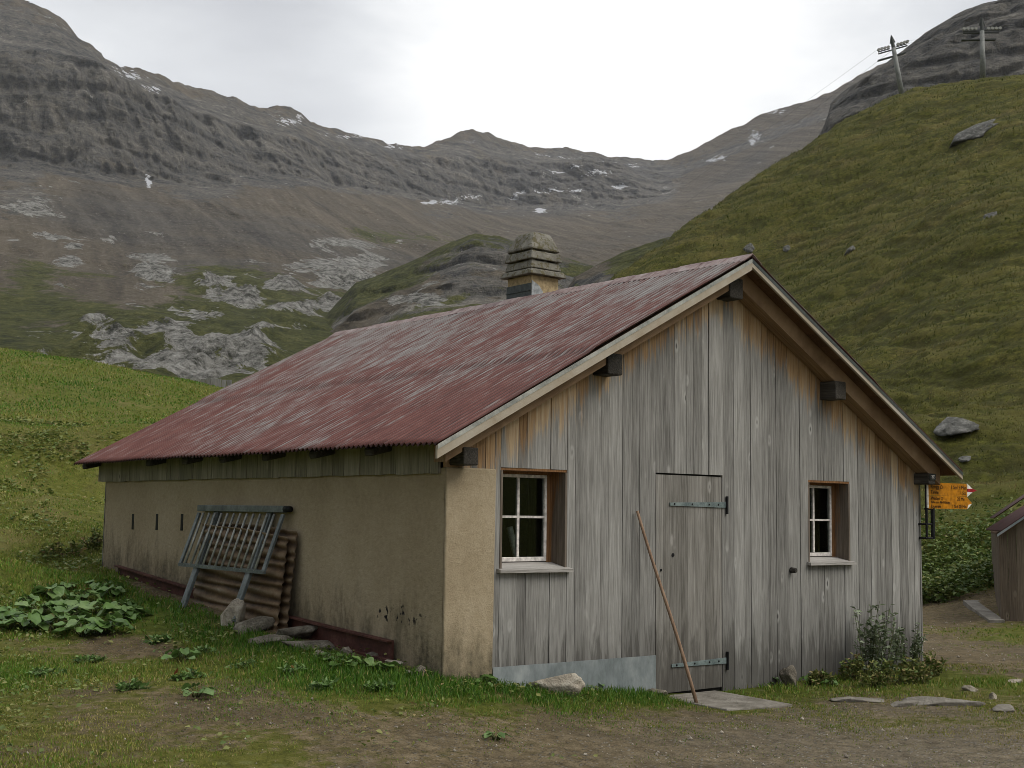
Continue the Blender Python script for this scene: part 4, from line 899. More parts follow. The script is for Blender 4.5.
# doorstep slab
ds = MB().hexa([(2.33,-.92,-.25),(3.13,-.98,-.25),(3.17,-.03,-.25),(2.36,-.03,-.25),(2.33,-.92,-.005),(3.13,-.98,-.02),(3.17,-.03,-.012),(2.36,-.03,-.005)])
o = ds.build('doorstep', M['concrete'], bevel=.012); tag(o, 'flat pale concrete doorstep slab lying before the plank door', 'doorstep')

# steel barrier leaning on the stucco wall
gt = empty('steel_barrier', (-.36, 3.4, .66), 'grey steel barrier with thin bars leaning against the stucco wall', 'barrier')
def lean(y, s):      # s: 0 top .. 1 foot
    return np.array([-.035-.35*s, y-.10, 1.60-.98*s])
gu = (1, 0, .35)
for y in (4.03, 2.90): MB().bar(lean(y, 0), lean(y, 1.05), .095, .035, gu).build('leg', M['gate'], gt, bevel=.006)
MB().bar(lean(4.42, 0)+[-.02, 0, .03], lean(2.58, 0)+[-.02, 0, .03], .05, .065, (0, 0, 1)).build('top_rail', M['gate'], gt, bevel=.006)
MB().bar(lean(4.42, .57)+[-.02, 0, 0], lean(2.58, .57)+[-.02, 0, 0], .035, .035, (0, 0, 1)).build('bottom_rail', M['gate'], gt)
for y in (4.40, 2.60): MB().bar(lean(y, .02)+[-.02, 0, 0], lean(y, .57)+[-.02, 0, 0], .055, .02, gu).build('side_rail', M['gate'], gt)
for k in range(12):
    y = 4.40-1.80*(k+.9)/13; MB().tube([lean(y, .02)+[-.03, 0, 0], lean(y, .57)+[-.03, 0, 0]], .0125, 6).build('bar', M['bar'], gt, smooth=True)
MB().tube([lean(2.58, 0)+[-.02, 0, .03], lean(2.48, 0)+[-.02, 0, .03]], .03, 10).build('hinge_pin', M['iron'], gt, smooth=True)

# rusty corrugated sheets stacked behind it
def rust_sheet(y0, y1, xt, xb, z0, z1, name, label, tilt=0.0):
    nz = 100; ny = 10; V = []
    for j in range(nz+1):
        f = j/nz; ph = f*10*2*math.pi
        for i in range(ny+1):
            g_ = i/ny; y = y0+(y1-y0)*g_+.004*math.sin(f*9+y0*5)
            V.append((xb+(xt-xb)*f-.0085*math.cos(ph)-.02*math.sin(g_*3), y, z0+(z1-z0)*f+tilt*(g_-.5)+.01*math.sin(g_*7+j*.3)))
    idx = np.arange(len(V)).reshape(nz+1, ny+1)
    Fc = np.stack([idx[:-1, :-1], idx[1:, :-1], idx[1:, 1:], idx[:-1, 1:]], -1).reshape(-1, 4)
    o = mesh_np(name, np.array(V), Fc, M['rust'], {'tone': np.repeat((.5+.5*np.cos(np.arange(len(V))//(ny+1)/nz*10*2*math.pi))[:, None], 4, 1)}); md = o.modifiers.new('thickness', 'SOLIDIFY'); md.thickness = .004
    return tag(o, label, 'metal sheet')
rust_sheet(2.31, 4.10, -.11, -.20, .52, 1.43, 'corrugated_sheet', 'rusty corrugated sheet directly behind the leaning steel barrier', .10)
rust_sheet(2.25, 3.95, -.045, -.13, .52, 1.47, 'corrugated_sheet', 'rusty corrugated sheet nearest the stucco wall, its edge poking out past another', .06)

# red beam along the foot of the wall
bm_ = MB(); pts = [(.63, .50), (1.6, .545), (2.6, .60), (3.8, .68), (5.1, .78), (6.45, .885)]
for (ya, za), (yb, zb) in zip(pts[:-1], pts[1:]):
    bm_.hexa([(-.05,ya,za-.12),(-.03,ya,za-.12),(-.03,yb,zb-.12),(-.05,yb,zb-.12),(-.05,ya,za+.06),(-.03,ya,za+.06),(-.03,yb,zb+.06),(-.05,yb,zb+.06)])
    bm_.hexa([(-.10,ya,za+.045),(-.051,ya,za+.045),(-.051,yb,zb+.045),(-.10,yb,zb+.045),(-.10,ya,za+.06),(-.051,ya,za+.06),(-.051,yb,zb+.06),(-.10,yb,zb+.06)])
    bm_.hexa([(-.11,ya,za-.11),(-.051,ya,za-.11),(-.051,yb,zb-.11),(-.11,yb,zb-.11),(-.11,ya,za-.09),(-.051,ya,za-.09),(-.051,yb,zb-.09),(-.11,yb,zb-.09)])
o = bm_.build('steel_beam', M['redbeam']); tag(o, 'long dark red steel beam lying along the foot of the stucco wall', 'beam')

# ------------------------------------------------------------------ stones
def rock_mesh(rx, ry, rz, seed, sub=3, rough=.35, flat=0.0):
    import bmesh
    b = bmesh.new(); bmesh.ops.create_icosphere(b, subdivisions=sub, radius=1)
    V = np.array([v.co[:] for v in b.verts]); Fc = np.array([[v.index for v in f.verts] for f in b.faces]); b.free()
    n = V/np.linalg.norm(V, axis=1)[:, None]
    d = 1.12+rough*fbm(n+seed*7.7, .9, 3, seed)+rough*.4*fbm(n+seed*3.1, .3, 2, seed+3)
    rs = np.random.default_rng(seed)
    for _ in range(9):                    # knock planes off it
        pl = rs.normal(size=3); pl /= np.linalg.norm(pl); h = rs.uniform(.36, .75); k = n@pl*d; d = np.where(k > h, d*h/np.maximum(k, 1e-6)*1.0+(0), d)
    return n*d[:, None]*np.array([rx, ry, rz]), Fc
def rock(px_, py_, w, h, kind, label, group=None, name='stone', depth=.8, sink=.27, yaw=None, seed=None, t0=6.0, sub=4, rough=.35, tilt=False):
    p = gpix(px_, py_+h*.35, t0); sc = np.hypot(p[0]-CX, p[1]-CY)/F; seed = seed or int(px_*7+py_)
    rx = w*sc/2; rz = h*sc/2*1.25
    V, Fc = rock_mesh(rx, rx*depth, rz, seed, sub, rough)
    a = -YAW+(yaw or 0); c, s = math.cos(a), math.sin(a)
    V = np.stack([V[:, 0]*c-V[:, 1]*s, V[:, 0]*s+V[:, 1]*c, V[:, 2]], -1)
    if tilt:                               # lie into the slope
        e_ = .8; gx = (gz1(p[0]+e_, p[1])-gz1(p[0]-e_, p[1]))/(2*e_); gy = (gz1(p[0], p[1]+e_)-gz1(p[0], p[1]-e_))/(2*e_); V[:, 2] += V[:, 0]*gx+V[:, 1]*gy
    o = mesh_np(name, V, Fc, M[kind], {'tone': np.zeros((len(V), 4))}, smooth=False)
    o.location = (p[0], p[1], p[2]+rz*(1-2*sink)*.8); tag(o, label, 'rock' if name != 'stone' else 'stone', group); return o
GW = 'stones along the stucco wall'
rock(229, 615, 36, 29, 'pale', 'pale rounded stone at the foot of the steel barrier', GW)
rock(254, 624, 34, 22, 'stone', 'brownish stone touching the pale rounded one by the barrier', GW)
rock(298, 631, 78, 19, 'stone', 'long flat brown slab lying before the rusty sheets', GW, depth=.4)
rock(268, 640, 46, 11, 'stone', 'flat stone slab half in grass below the barrier stones', GW, depth=.5)
rock(316, 644, 56, 17, 'stone', 'broad dark stone under the edge of the long brown slab', GW, depth=.5)
rock(349, 640, 17, 17, 'stone', 'squarish stone standing against the front half of the red beam', GW)
rock(346, 650, 19, 12, 'pale', 'small pale stone in front of the squarish stone by the beam', GW)
rock(322, 654, 34, 9, 'pale', 'flat pale stone in the grass in front of the dark slab', GW, depth=.5)
rock(392, 662, 22, 9, 'pale', 'flat stone beneath the free end of the red beam', GW)
rock(421, 672, 11, 17, 'stone', 'thin upright grey stone near the stucco corner', GW)
rock(410, 673, 14, 9, 'pale', 'small rounded stone left of the upright grey one', GW)
rock(372, 655, 14, 8, 'stone', 'small stone under the red beam', GW)
GF = 'stones along the front wall'
rock(554, 686, 52, 24, 'pale', 'pale pointed stone in the grass before the zinc plate', GF, depth=.5, sink=.2)
rock(655, 691, 44, 9, 'stone', 'flat mossy stone in the grass beside the plank door', GF, depth=.6)
rock(791, 679, 27, 20, 'stone', 'brown block of stone by the wall right of the doorstep', GF)
GR = 'flat rocks at the path edge'
rock(944, 701, 62, 10, 'concrete', 'broad flat rock set in the path edge past the shrub', GR, depth=.7, sink=.42)
rock(862, 699, 76, 6, 'concrete', 'long low rock flush with the gravel below the shrub', GR, depth=.4, sink=.42)
rock(906, 703, 46, 6, 'concrete', 'flat rock between the broad one and the long low one', GR, depth=.5, sink=.42)
rock(970, 688, 18, 8, 'pale', 'small pale stone behind the broad flat rock', GR)
rock(993, 696, 13, 9, 'pale', 'small angular stone at the right of the broad flat rock', GR)
rock(1000, 708, 32, 6, 'concrete', 'narrow flat rock in the gravel below the small angular stone', GR)
rock(1014, 682, 14, 5, 'pale', 'small pale stone in the grass at the right picture edge', GR)
GB = 'boulders on the steep pasture'
for a in [(966, 132, 62, 13, 'boulder', 'long streaked rock outcrop high on the pasture below the pylon'), (951, 421, 37, 14, 'boulder', 'grey boulder low on the pasture right of the roof edge'), (991, 213, 22, 12, 'boulder', 'dark boulder midway up the pasture by the right picture edge'),
          (748, 246, 13, 11, 'boulder', 'pale block just above the roof ridge'), (786, 247, 9, 6, 'boulder', 'small pale stone right of the pale block above the ridge'), (849, 249, 12, 11, 'boulder', 'dark pointed boulder in the middle of the pasture'), (964, 457, 18, 3, 'boulder', 'low dark rock beneath the grey boulder'),]:
    rock(*a, group=GB, name='boulder', t0=20, depth=1.2, sink=.52, rough=.7, sub=4, tilt=True)

# ------------------------------------------------------------------ shed, kerb, far barn
AX = math.radians(32); 
sd_o = gpix(1001, 621, 12); dirv = np.array(at(955, 518, 10)[:2])-CAM[:2]; dirv /= np.linalg.norm(dirv); rgt = np.array([dirv[1], -dirv[0]])
def S(u, v, z): q = sd_o[:2]+rgt*u+dirv*v; return (q[0], q[1], sd_o[2]+z)
shd = empty('wood_shed', (*sd_o[:2], sd_o[2]), 'low dark board shed with red corrugated roof beside the path', 'shed')
def shed_roof(u): return 1.40+.72*u
wl = MB(); u = 0.0
while u < 2.6:
    w = random.choice([.13, .15, .17]); u1 = u+w-.004
    wl.hexa([S(u,0,-.2),S(u1,0,-.2),S(u1,.03,-.2),S(u,.03,-.2),S(u,0,shed_roof(u)-.05),S(u1,0,shed_roof(u1)-.05),S(u1,.03,shed_roof(u1)-.05),S(u,.03,shed_roof(u)-.05)], tn()); u += w
v = .04
while v < 4.6:
    w = random.choice([.13, .15, .17]); z = shed_roof(0)-.05
    wl.hexa([S(0,v,-.2),S(.03,v,-.2),S(.03,v+w-.004,-.2),S(0,v+w-.004,-.2),S(0,v,z),S(.03,v,z),S(.03,v+w-.004,z),S(0,v+w-.004,z)], tn()); v += w
wl.box(S(0, 0, -.2), S(.01, .01, -.1)) if False else None
wl.build('wall', M['shedwood'], shd)
def shed_sheet(u0, u1, v0, v1, dz, name):
    n = int((v1-v0)/.076*7); V = []
    for uu in np.linspace(u0, u1, 6):
        for vv in np.linspace(v0, v1, n): V.append(S(uu-(.12 if dz == 0 else 0)*(vv-v0)*(1-(uu-u0)/(u1-u0)), vv, shed_roof(uu)+dz+.009*math.sin(2*math.pi*vv/.076)))
    idx = np.arange(len(V)).reshape(6, n); Fc = np.stack([idx[:-1, :-1], idx[1:, :-1], idx[1:, 1:], idx[:-1, 1:]], -1).reshape(-1, 4)
    o = mesh_np(name, np.array(V), Fc, M['shedroof'], {'tone': np.zeros((len(V), 4))}); md = o.modifiers.new('thickness', 'SOLIDIFY'); md.thickness = .004; keep(o, shd); return o
r1 = shed_sheet(.03, 2.7, -.16, 1.5, 0, 'roof'); shed_sheet(-.02, 2.7, 1.55, 4.6, .24, 'roof')
MB().hexa([S(-.03,-.17,shed_roof(-.03)-.055),S(2.7,-.17,shed_roof(2.7)-.055),S(2.7,-.15,shed_roof(2.7)-.055),S(-.03,-.15,shed_roof(-.03)-.055),S(-.03,-.17,shed_roof(-.03)-.012),S(2.7,-.17,shed_roof(2.7)-.012),S(2.7,-.15,shed_roof(2.7)-.012),S(-.03,-.15,shed_roof(-.03)-.012)]).build('barge_board', M['zinc'], r1)
so = MB().hexa([S(0,-.13,shed_roof(0)-.07),S(2.6,-.13,shed_roof(2.6)-.07),S(2.6,4.9,shed_roof(2.6)-.07),S(0,4.9,shed_roof(0)-.07),S(0,-.13,shed_roof(0)-.03),S(2.6,-.13,shed_roof(2.6)-.03),S(2.6,4.9,shed_roof(2.6)-.03),S(0,4.9,shed_roof(0)-.03)], (.3, .3, 0, 1)); so.build('roof_boards', M['soffit'], r1)

kp = [gpix(970, 603, 12), gpix(979, 610, 12), gpix(989, 617, 12), gpix(997, 623, 12)]
kb = MB()
for a, b in zip(kp[:-1], kp[1:]): 
    kb.bar((*a[:2], a[2]-.035), (*b[:2], b[2]-.035), .24, .16)
o = kb.build('kerb', M['concrete'], bevel=.01); tag(o, 'pale concrete kerb leading from the path to the dark shed', 'kerb')
a = gpix(1001, 607, 12); kq = MB().bar((*kp[0][:2], kp[0][2]-.03), (*(kp[0]+np.array([*(rgt*1.6), 0]))[:2], kp[0][2]-.02), .12, .14)
o = kq.build('edging_stone', M['concrete'], bevel=.01); tag(o, 'low pale edging behind the bare patch beside the shed', 'edging')

def far_barn():
    c = np.array(at(178, 384, 62)); dx = np.array([RT[0], RT[1]]); dx /= np.linalg.norm(dx); dy = np.array([-dx[1], dx[0]])
    zr = at(178, 377.2, 62)[2]
    def Q(u, v, z): q = c[:2]+dx*u+dy*v; return (q[0], q[1], z)
    b = empty('far_barn', Q(0, 0, zr-3.4), 'distant barn whose red roof ridge just shows over the meadow crest', 'barn')
    MB().hexa([Q(-1.6,.4,zr-5),Q(1.3,.4,zr-5),Q(1.3,4,zr-5),Q(-1.6,4,zr-5),Q(-1.6,.4,zr-.95),Q(1.3,.4,zr-.95),Q(1.3,4,zr-.95),Q(-1.6,4,zr-.95)]).build('wall', M['shedwood'], b)
    rf = MB(); n = 60
    for k in range(n):
        u = -1.75+3.2*k/n; rf.hexa([Q(u,0,zr-1.2),Q(u+3.2/n,0,zr-1.2),Q(u+3.2/n,2.2,zr-.03),Q(u,2.2,zr-.03),Q(u,0,zr-1.16+.02*(k % 2)),Q(u+3.2/n,0,zr-1.16+.02*(k % 2)),Q(u+3.2/n,2.2,zr+.02*(k % 2)),Q(u,2.2,zr+.02*(k % 2))])
        rf.hexa([Q(u,2.2,zr-.03),Q(u+3.2/n,2.2,zr-.03),Q(u+3.2/n,4.4,zr-1.2),Q(u,4.4,zr-1.2),Q(u,2.2,zr+.01),Q(u+3.2/n,2.2,zr+.01),Q(u+3.2/n,4.4,zr-1.16),Q(u,4.4,zr-1.16)])
    rf.build('roof', M['shedroof'], b)
    MB().box((-1,0,0),(1,1,1)) if False else None
far_barn()
def far_wall():
    c = np.array(at(208, 384, 55)); dx = np.array([RT[0], RT[1]]); dx /= np.linalg.norm(dx); mb = MB(); zt = at(208, 378.5, 55)[2]
    for k in range(8):
        u = -.75+k*.22; h = zt+random.uniform(-.06, .05); p = c[:2]+dx*u; q = c[:2]+dx*(u+.19); n = np.array([-dx[1], dx[0]])*.06
        mb.hexa([(*p,zt-2.5),(*q,zt-2.5),(*(q+n),zt-2.5),(*(p+n),zt-2.5),(*p,h),(*q,h),(*(q+n),h),(*(p+n),h)], tn())
    o = mb.build('plank_fence', M['board']); tag(o, 'grey upright plank fence beside the distant red barn roof', 'fence')
far_wall()

# ------------------------------------------------------------------ lift pylons and cables
def pylon(px_b, py_b, px_t, py_t, label, arm_px, tilt_arm, dist):
    base = at(px_b, py_b+1, dist); d = at(px_t, py_t, dist); e = empty('lift_pylon', tuple(base), label, 'pylon', 'ski lift pylons on the pasture crest')
    k = dist/F; L = 1.0
    rg = np.array([RT[0], RT[1], 0]); rg /= np.linalg.norm(rg); fwv = np.array([-rg[1], rg[0], 0])
    base = np.array(base)+np.array([0, 0, -.6]); top = np.array(d); ax = top-base; ln = np.linalg.norm(ax); ax /= ln
    MB().tube([base, top], [.33, .24], 14).build('pole', M['steel'], e, smooth=True)
    side = rg*math.cos(tilt_arm)+np.array([0, 0, 1])*math.sin(tilt_arm)
    MB().tube([top, top+ax*1.3], [.22, .16], 8).tube([top+ax*.6-side*.3, top+ax*1.55], [.07, .06], 6).tube([top+ax*.6+side*.3, top+ax*1.55], [.07, .06], 6).build('mast', M['pdark'], e)
    for lv, half, nm in ((-.1, arm_px*k, 'crossarm'), (-.9, arm_px*k*.95, 'catwalk')):
        c = top+ax*lv-(side*.3 if nm == 'catwalk' else 0)
        dpt = .14 if nm == 'crossarm' else .42
        MB().bar(c-side*half+fwv*.3, c+side*half+fwv*.3, dpt, .13, tuple(np.cross(fwv, side))).build(nm, M['pdark'], e)
    c = top+ax*.12
    for s_ in (-1, 1):
        MB().bar(c+side*s_*.35+fwv*.3, c+side*s_*arm_px*k+fwv*.3, .1, .1, (0, 0, 1)).build('sheave_beam', M['pdark'], e)
        for j in range(4):
            q = c+side*s_*(arm_px*k*(.34+.22*j))+ax*.17
            MB().tube([q-fwv*.12, q+fwv*.12], .17, 10).build('sheave', M['pulley'], e)
    return top, side, arm_px*k, ax
tA = pylon(903, 95, 893.5, 48, 'leaning lift pylon with twin sheave arms left on the pasture crest', 15, .30, 151)
tB = pylon(983, 75, 982, 31, 'upright lift pylon with twin sheave arms right of the leaning one on the crest', 17.5, .03, 146)
for s_, nm in ((-1, 'nearer'), (1, 'farther')):
    def anchor(t): return t[0]+t[1]*s_*t[2]*.85+t[3]*.5
    a, b = anchor(tA), anchor(tB); low = np.array(at(560+s_*8, 262+s_*6, 620)); pts = []
    for k in range(13): f = k/12; q = low*(1-f)+a*f; q = q+np.array([0, 0, -4*4*f*(1-f)]); pts.append(q)
    for k in range(1, 7): f = k/6; q = a*(1-f)+b*f; q = q+np.array([0, 0, -.35*4*f*(1-f)]); pts.append(q)
    o = MB().tube(pts, .011, 5).build('lift_cable', M['pdark']); tag(o, f'thin lift cable between the pylons, the {"lower" if s_ < 0 else "upper"} of two strands', 'cable', 'lift cables')

# ------------------------------------------------------------------ plants
def leaf_batch(P, D, N, L, Wd, tone, fold=.25):
    """simple folded leaves: base, left, tip, right"""
    D = D/np.linalg.norm(D, axis=1)[:, None]; S_ = np.cross(D, N); S_ = S_/np.maximum(np.linalg.norm(S_, axis=1), 1e-6)[:, None]; U_ = np.cross(S_, D)
    L = L[:, None]; Wd = Wd[:, None]
    mid = P+D*L*.45
    V = np.stack([P, mid-S_*Wd/2+U_*Wd*fold, P+D*L-U_*L*.06, mid+S_*Wd/2+U_*Wd*fold], 1).reshape(-1, 3)
    n = len(P); b = np.arange(n)[:, None]*4
    Fc = np.concatenate([b+np.array([[0, 2, 1]]), b+np.array([[0, 3, 2]])]); T = np.zeros((n*4, 4)); T[:, 0] = np.repeat(tone, 4); T[:, 3] = 1
    return V, Fc, T
def rdir(n, up=.3, rs=rng):
    a = rs.uniform(0, 2*math.pi, n); z = rs.normal(up, .35, n); return np.stack([np.cos(a), np.sin(a), z], -1)

# grass
def grass(passes, name, m_):
    V = []; Fc = []; T = []; nv = 0
    def add(r0, r1, n, hl, wd, lean_, azr=(-31, 31), kind='near', sparse=False):
        nonlocal nv
        az = np.radians(rng.uniform(*azr, n))+YAW; r = np.sqrt(rng.uniform(r0*r0, r1*r1, n)) if kind != 'hill' else np.exp(rng.uniform(math.log(r0), math.log(r1), n))
        x = CX+r*np.sin(az); y = CY+r*np.cos(az)
        inside = (x > -.02) & (x < HW+.02) & (y > -.02) & (y < HL+.02)
        inside |= (x > -.17) & (x < .1) & (y > .2) & (y < 6.3)
        inside |= (x > 2.3) & (x < 3.2) & (y > -1.0) & (y < .05)
        bare, lush, grav = cover(x, y)
        P = np.stack([x, y, 0*x], -1); pn = fbm(P, .75, 4, 81, .65); pn2 = fbm(P, .16, 2, 84)
        dens = np.clip(1.05-bare*1.15+pn*1.5+pn2*.6, 0, 1)*(1-.70*bare**1.5)
        if sparse: dens = np.clip((fbm(P, .35, 3, 88, .6)-.05)*2.2, 0, 1)*np.clip(bare*1.2, 0, 1)*(1-.5*grav)
        if kind == 'hill': dens = dens*hill_mask(x, y)*np.clip(.55+1.6*pn+.5*pn2, .08, 1)*(.25+.75*sstep(.25, .75, tread(x, y)))
        keepm = (rng.uniform(0, 1, n) < dens) & ~inside
        x, y, lush, bare, pn, r = x[keepm], y[keepm], lush[keepm], bare[keepm], pn[keepm], r[keepm]
        m = len(x); z = ground_z(x, y)
        near_l = rng.uniform(.55, 1.25, m)*hl*(.55+.75*lush+.3*np.clip(pn, -.5, 1))*(1-.45*bare); w = wd*rng.uniform(.7, 1.3, m)
        if kind == 'hill': near_l = hl*rng.uniform(.5, 1.3, m)*np.clip(r/90, .5, 1.3); w = wd*rng.uniform(.6, 1.3, m)*np.clip(r/90, .45, 1.3)
        a = rng.uniform(0, 2*math.pi, m); ln = rng.uniform(.1, 1.0, m)*lean_
        d = np.stack([np.cos(a)*ln, np.sin(a)*ln, np.ones(m)], -1); d /= np.linalg.norm(d, axis=1)[:, None]
        b = rng.uniform(0, 2*math.pi, m); s = np.stack([np.cos(b), np.sin(b), np.zeros(m)], -1)
        B = np.stack([x, y, z-.008], -1); tip = B+d*near_l[:, None]; tip[:, 2] -= near_l*.12*ln
        midp = B+d*(near_l*.55)[:, None]+np.array([0, 0, .08])*near_l[:, None]
        v = np.stack([B-s*w[:, None]/2, B+s*w[:, None]/2, midp+s*w[:, None]*.38, tip, midp-s*w[:, None]*.38], 1).reshape(-1, 3)
        i = np.arange(m)[:, None]*5+nv
        Fc.append(np.concatenate([i+np.array([[0, 1, 2]]), i+np.array([[0, 2, 4]]), i+np.array([[4, 2, 3]])])); V.append(v); nv += len(v)
        pn3 = fbm(np.stack([x, y, 0*x], -1), 1.6, 3, 87)
        tone = np.clip(rng.normal(.47, .17, m)-.32*lush+.10*bare-.45*pn3*(1-.4*lush), 0, 1); tone = np.where(rng.uniform(0, 1, m) < .03, rng.uniform(.8, 1, m), tone)
        if kind == 'hill': tone = np.clip(rng.normal(.48, .15, m)-.6*pn3, .02, .9)
        t = np.zeros((m*5, 4)); t[:, 0] = np.repeat(tone, 5); t[:, 3] = 1; T.append(t)
    for a_, k_ in passes: add(*a_, **k_)
    o = mesh_np(name, np.concatenate(V), np.concatenate(Fc), m_, {'tone': np.concatenate(T)}); tag(o, kind='stuff')
grass([((6.5, 12, 260000, .062, .0065, .9), {}), ((6.5, 15, 260000, .050, .008, 1.2), dict(sparse=True)), ((12, 19, 220000, .062, .009, .9), {}), ((19, 30, 140000, .062, .016, 1.0), {}), ((30, 48, 90000, .075, .028, 1.0, (-31, 4)), {})], 'grass', M['grassm'])
grass([((26, 190, 340000, .19, .045, 1.2, (-2, 31), 'hill'), {})], 'pasture_grass', M['pasture'])

# gravel
def gravel():
    V0, F0 = rock_mesh(1, 1, .6, 5, 1, .4); V = []; Fc = []; n = 0
    az = np.radians(rng.uniform(-27, 27, 22000))+YAW; r = np.sqrt(rng.uniform(6.5**2, 22**2, 22000)); x = CX+r*np.sin(az); y = CY+r*np.cos(az)
    bare, lush, grav = cover(x, y); P = np.stack([x, y, 0*x], -1)
    k = (rng.uniform(0, 1, len(x)) < bare**1.5*(.35+.65*grav)*(.7+.9*fbm(P, .7, 3, 91))) & ~((x > -.05) & (x < HW+.1) & (y > -.05) & (y < HL)) & ~((x > 2.3) & (x < 3.2) & (y > -1.0) & (y < .05))
    x, y = x[k], y[k]; z = ground_z(x, y); tone = []
    for i in range(len(x)):
        s = min(.030, .0055*math.exp(abs(random.gauss(0, .65)))); a = random.uniform(0, 6.28); c, q = math.cos(a)*s, math.sin(a)*s
        v = np.stack([V0[:, 0]*c*1.3-V0[:, 1]*q, V0[:, 0]*q*1.3+V0[:, 1]*c, V0[:, 2]*s], -1)+[x[i], y[i], z[i]+s*.15]
        V.append(v); Fc.append(F0+n); n += len(v)
    o = mesh_np('gravel', np.concatenate(V), np.concatenate(Fc), M['pale'], smooth=False); tag(o, kind='stuff')
gravel()

# small broad leaves of the meadow herbs
def herbs():
    n = 90000; az = np.radians(rng.uniform(-29, 4, n))+YAW; r = np.sqrt(rng.uniform(8.0**2, 30**2, n)); x = CX+r*np.sin(az); y = CY+r*np.cos(az)
    bare, lush, grav = cover(x, y); P = np.stack([x, y, 0*x], -1); pn = fbm(P, .9, 4, 101, .6)
    k = (rng.uniform(0, 1, n) < np.clip(pn*2.2-.12+.25*lush, 0, 1)*(1-.8*bare)) & ~((x > -.05) & (x < HW+.05) & (y > -.05) & (y < HL+.05))
    x, y, r = x[k], y[k], r[k]; n = len(x); z = ground_z(x, y)+rng.uniform(.01, .07, n); L = rng.uniform(.025, .065, n)*np.clip(r/14, .8, 1.6)
    V, Fc, T = leaf_batch(np.stack([x, y, z], -1), rdir(n, .15), rng.normal(size=(n, 3))*.35+np.array([0, 0, 1]), L, L*.75, np.clip(rng.normal(.5, .2, n), 0, .95), .15)
    tag(mesh_np('meadow_herbs', V, Fc, M['weed'], {'tone': T}), kind='stuff')
herbs()

# docks: broad leaves on stalks
def dock(px_, py_, size, label, group, nl=12, name='dock_plant', tone0=.45, t0=6.0, spot=None):
    p = np.array(spot) if spot is not None else gpix(px_, py_, t0); e = empty(name, tuple(p), label, 'plant', group); V = []; T = []; Fc = []; nv = 0; stems = MB()
    for k in range(nl):
        a = 2*math.pi*k*.382+random.uniform(-.4, .4); rad = size*random.uniform(.25, 1.05); h = size*random.uniform(.25, .62)*(1.1-.35*rad/size)
        d = np.array([math.cos(a), math.sin(a), 0]); base = p+d*.02; tip = p+d*rad*.7+np.array([0, 0, h])
        stems.tube([base, p+d*rad*.35+np.array([0, 0, h*.75]), tip], [.006, .004, .003], 5)
        L = size*random.uniform(.34, .72); Wd = L*random.uniform(.8, 1.1); tl = random.uniform(-.55, .25); dd = d*math.cos(tl)+np.array([0, 0, math.sin(tl)]); s = np.cross(dd, [0, 0, 1]); s /= np.linalg.norm(s); u = np.cross(s, dd)
        roll = random.uniform(-.35, .35); s, u = s*math.cos(roll)+u*math.sin(roll), u*math.cos(roll)-s*math.sin(roll)
        nu, nw = 7, 6; t = min(.97, max(0, random.gauss(tone0-.08, .17))); ph = random.uniform(0, 6)
        for i in range(nu+1):
            f = i/nu; prof = math.sin(math.pi*min(1, f*.93+.07))**.55*(1.12-.35*f)
            for j in range(nw+1):
                g_ = j/nw*2-1; w = prof*Wd/2*g_*(1+.07*math.sin(9*f+ph+j*2.1))
                q = tip-dd*L*.22+dd*L*f*(1-.05*abs(g_))+s*w+u*(abs(g_)*Wd*.16*(1-f*.4)-f*f*L*.22+.05*L*math.sin(f*8+ph)*abs(g_)+.02*L*math.sin(5*g_+ph))
                V.append(q); T.append((min(1, max(0, t-.1*(abs(g_) < .2))), 0, 0, 1))
        idx = np.arange(nv, nv+(nu+1)*(nw+1)).reshape(nu+1, nw+1); nv += (nu+1)*(nw+1)
        Fc.append(np.stack([idx[:-1, :-1], idx[1:, :-1], idx[1:, 1:], idx[:-1, 1:]], -1).reshape(-1, 4))
    o = mesh_np('leaves', np.array(V), np.concatenate(Fc), M['dock'], {'tone': np.array(T)}); keep(o, e); stems.build('stems', M['stem'], e, smooth=True)
GD = 'broad-leaved docks in the grass patch'
LD = 'broad-leaved dock plant in the dense green patch on the meadow left of the hut'
for x, y, s in [(30,628,.26),(55,634,.30),(82,636,.30),(104,632,.30),(118,622,.26),(70,622,.26),(42,616,.24),(14,630,.22),(96,614,.26),(122,610,.22),(62,606,.22),(26,606,.2),(84,600,.22),(108,598,.2),(50,596,.2),(130,618,.22),(8,618,.2),(100,590,.18),(66,588,.18)]:
    dock(x+random.uniform(-4, 4), y+random.uniform(-3, 3), s*random.uniform(.7, 1.1), LD, GD, 15, tone0=.6)
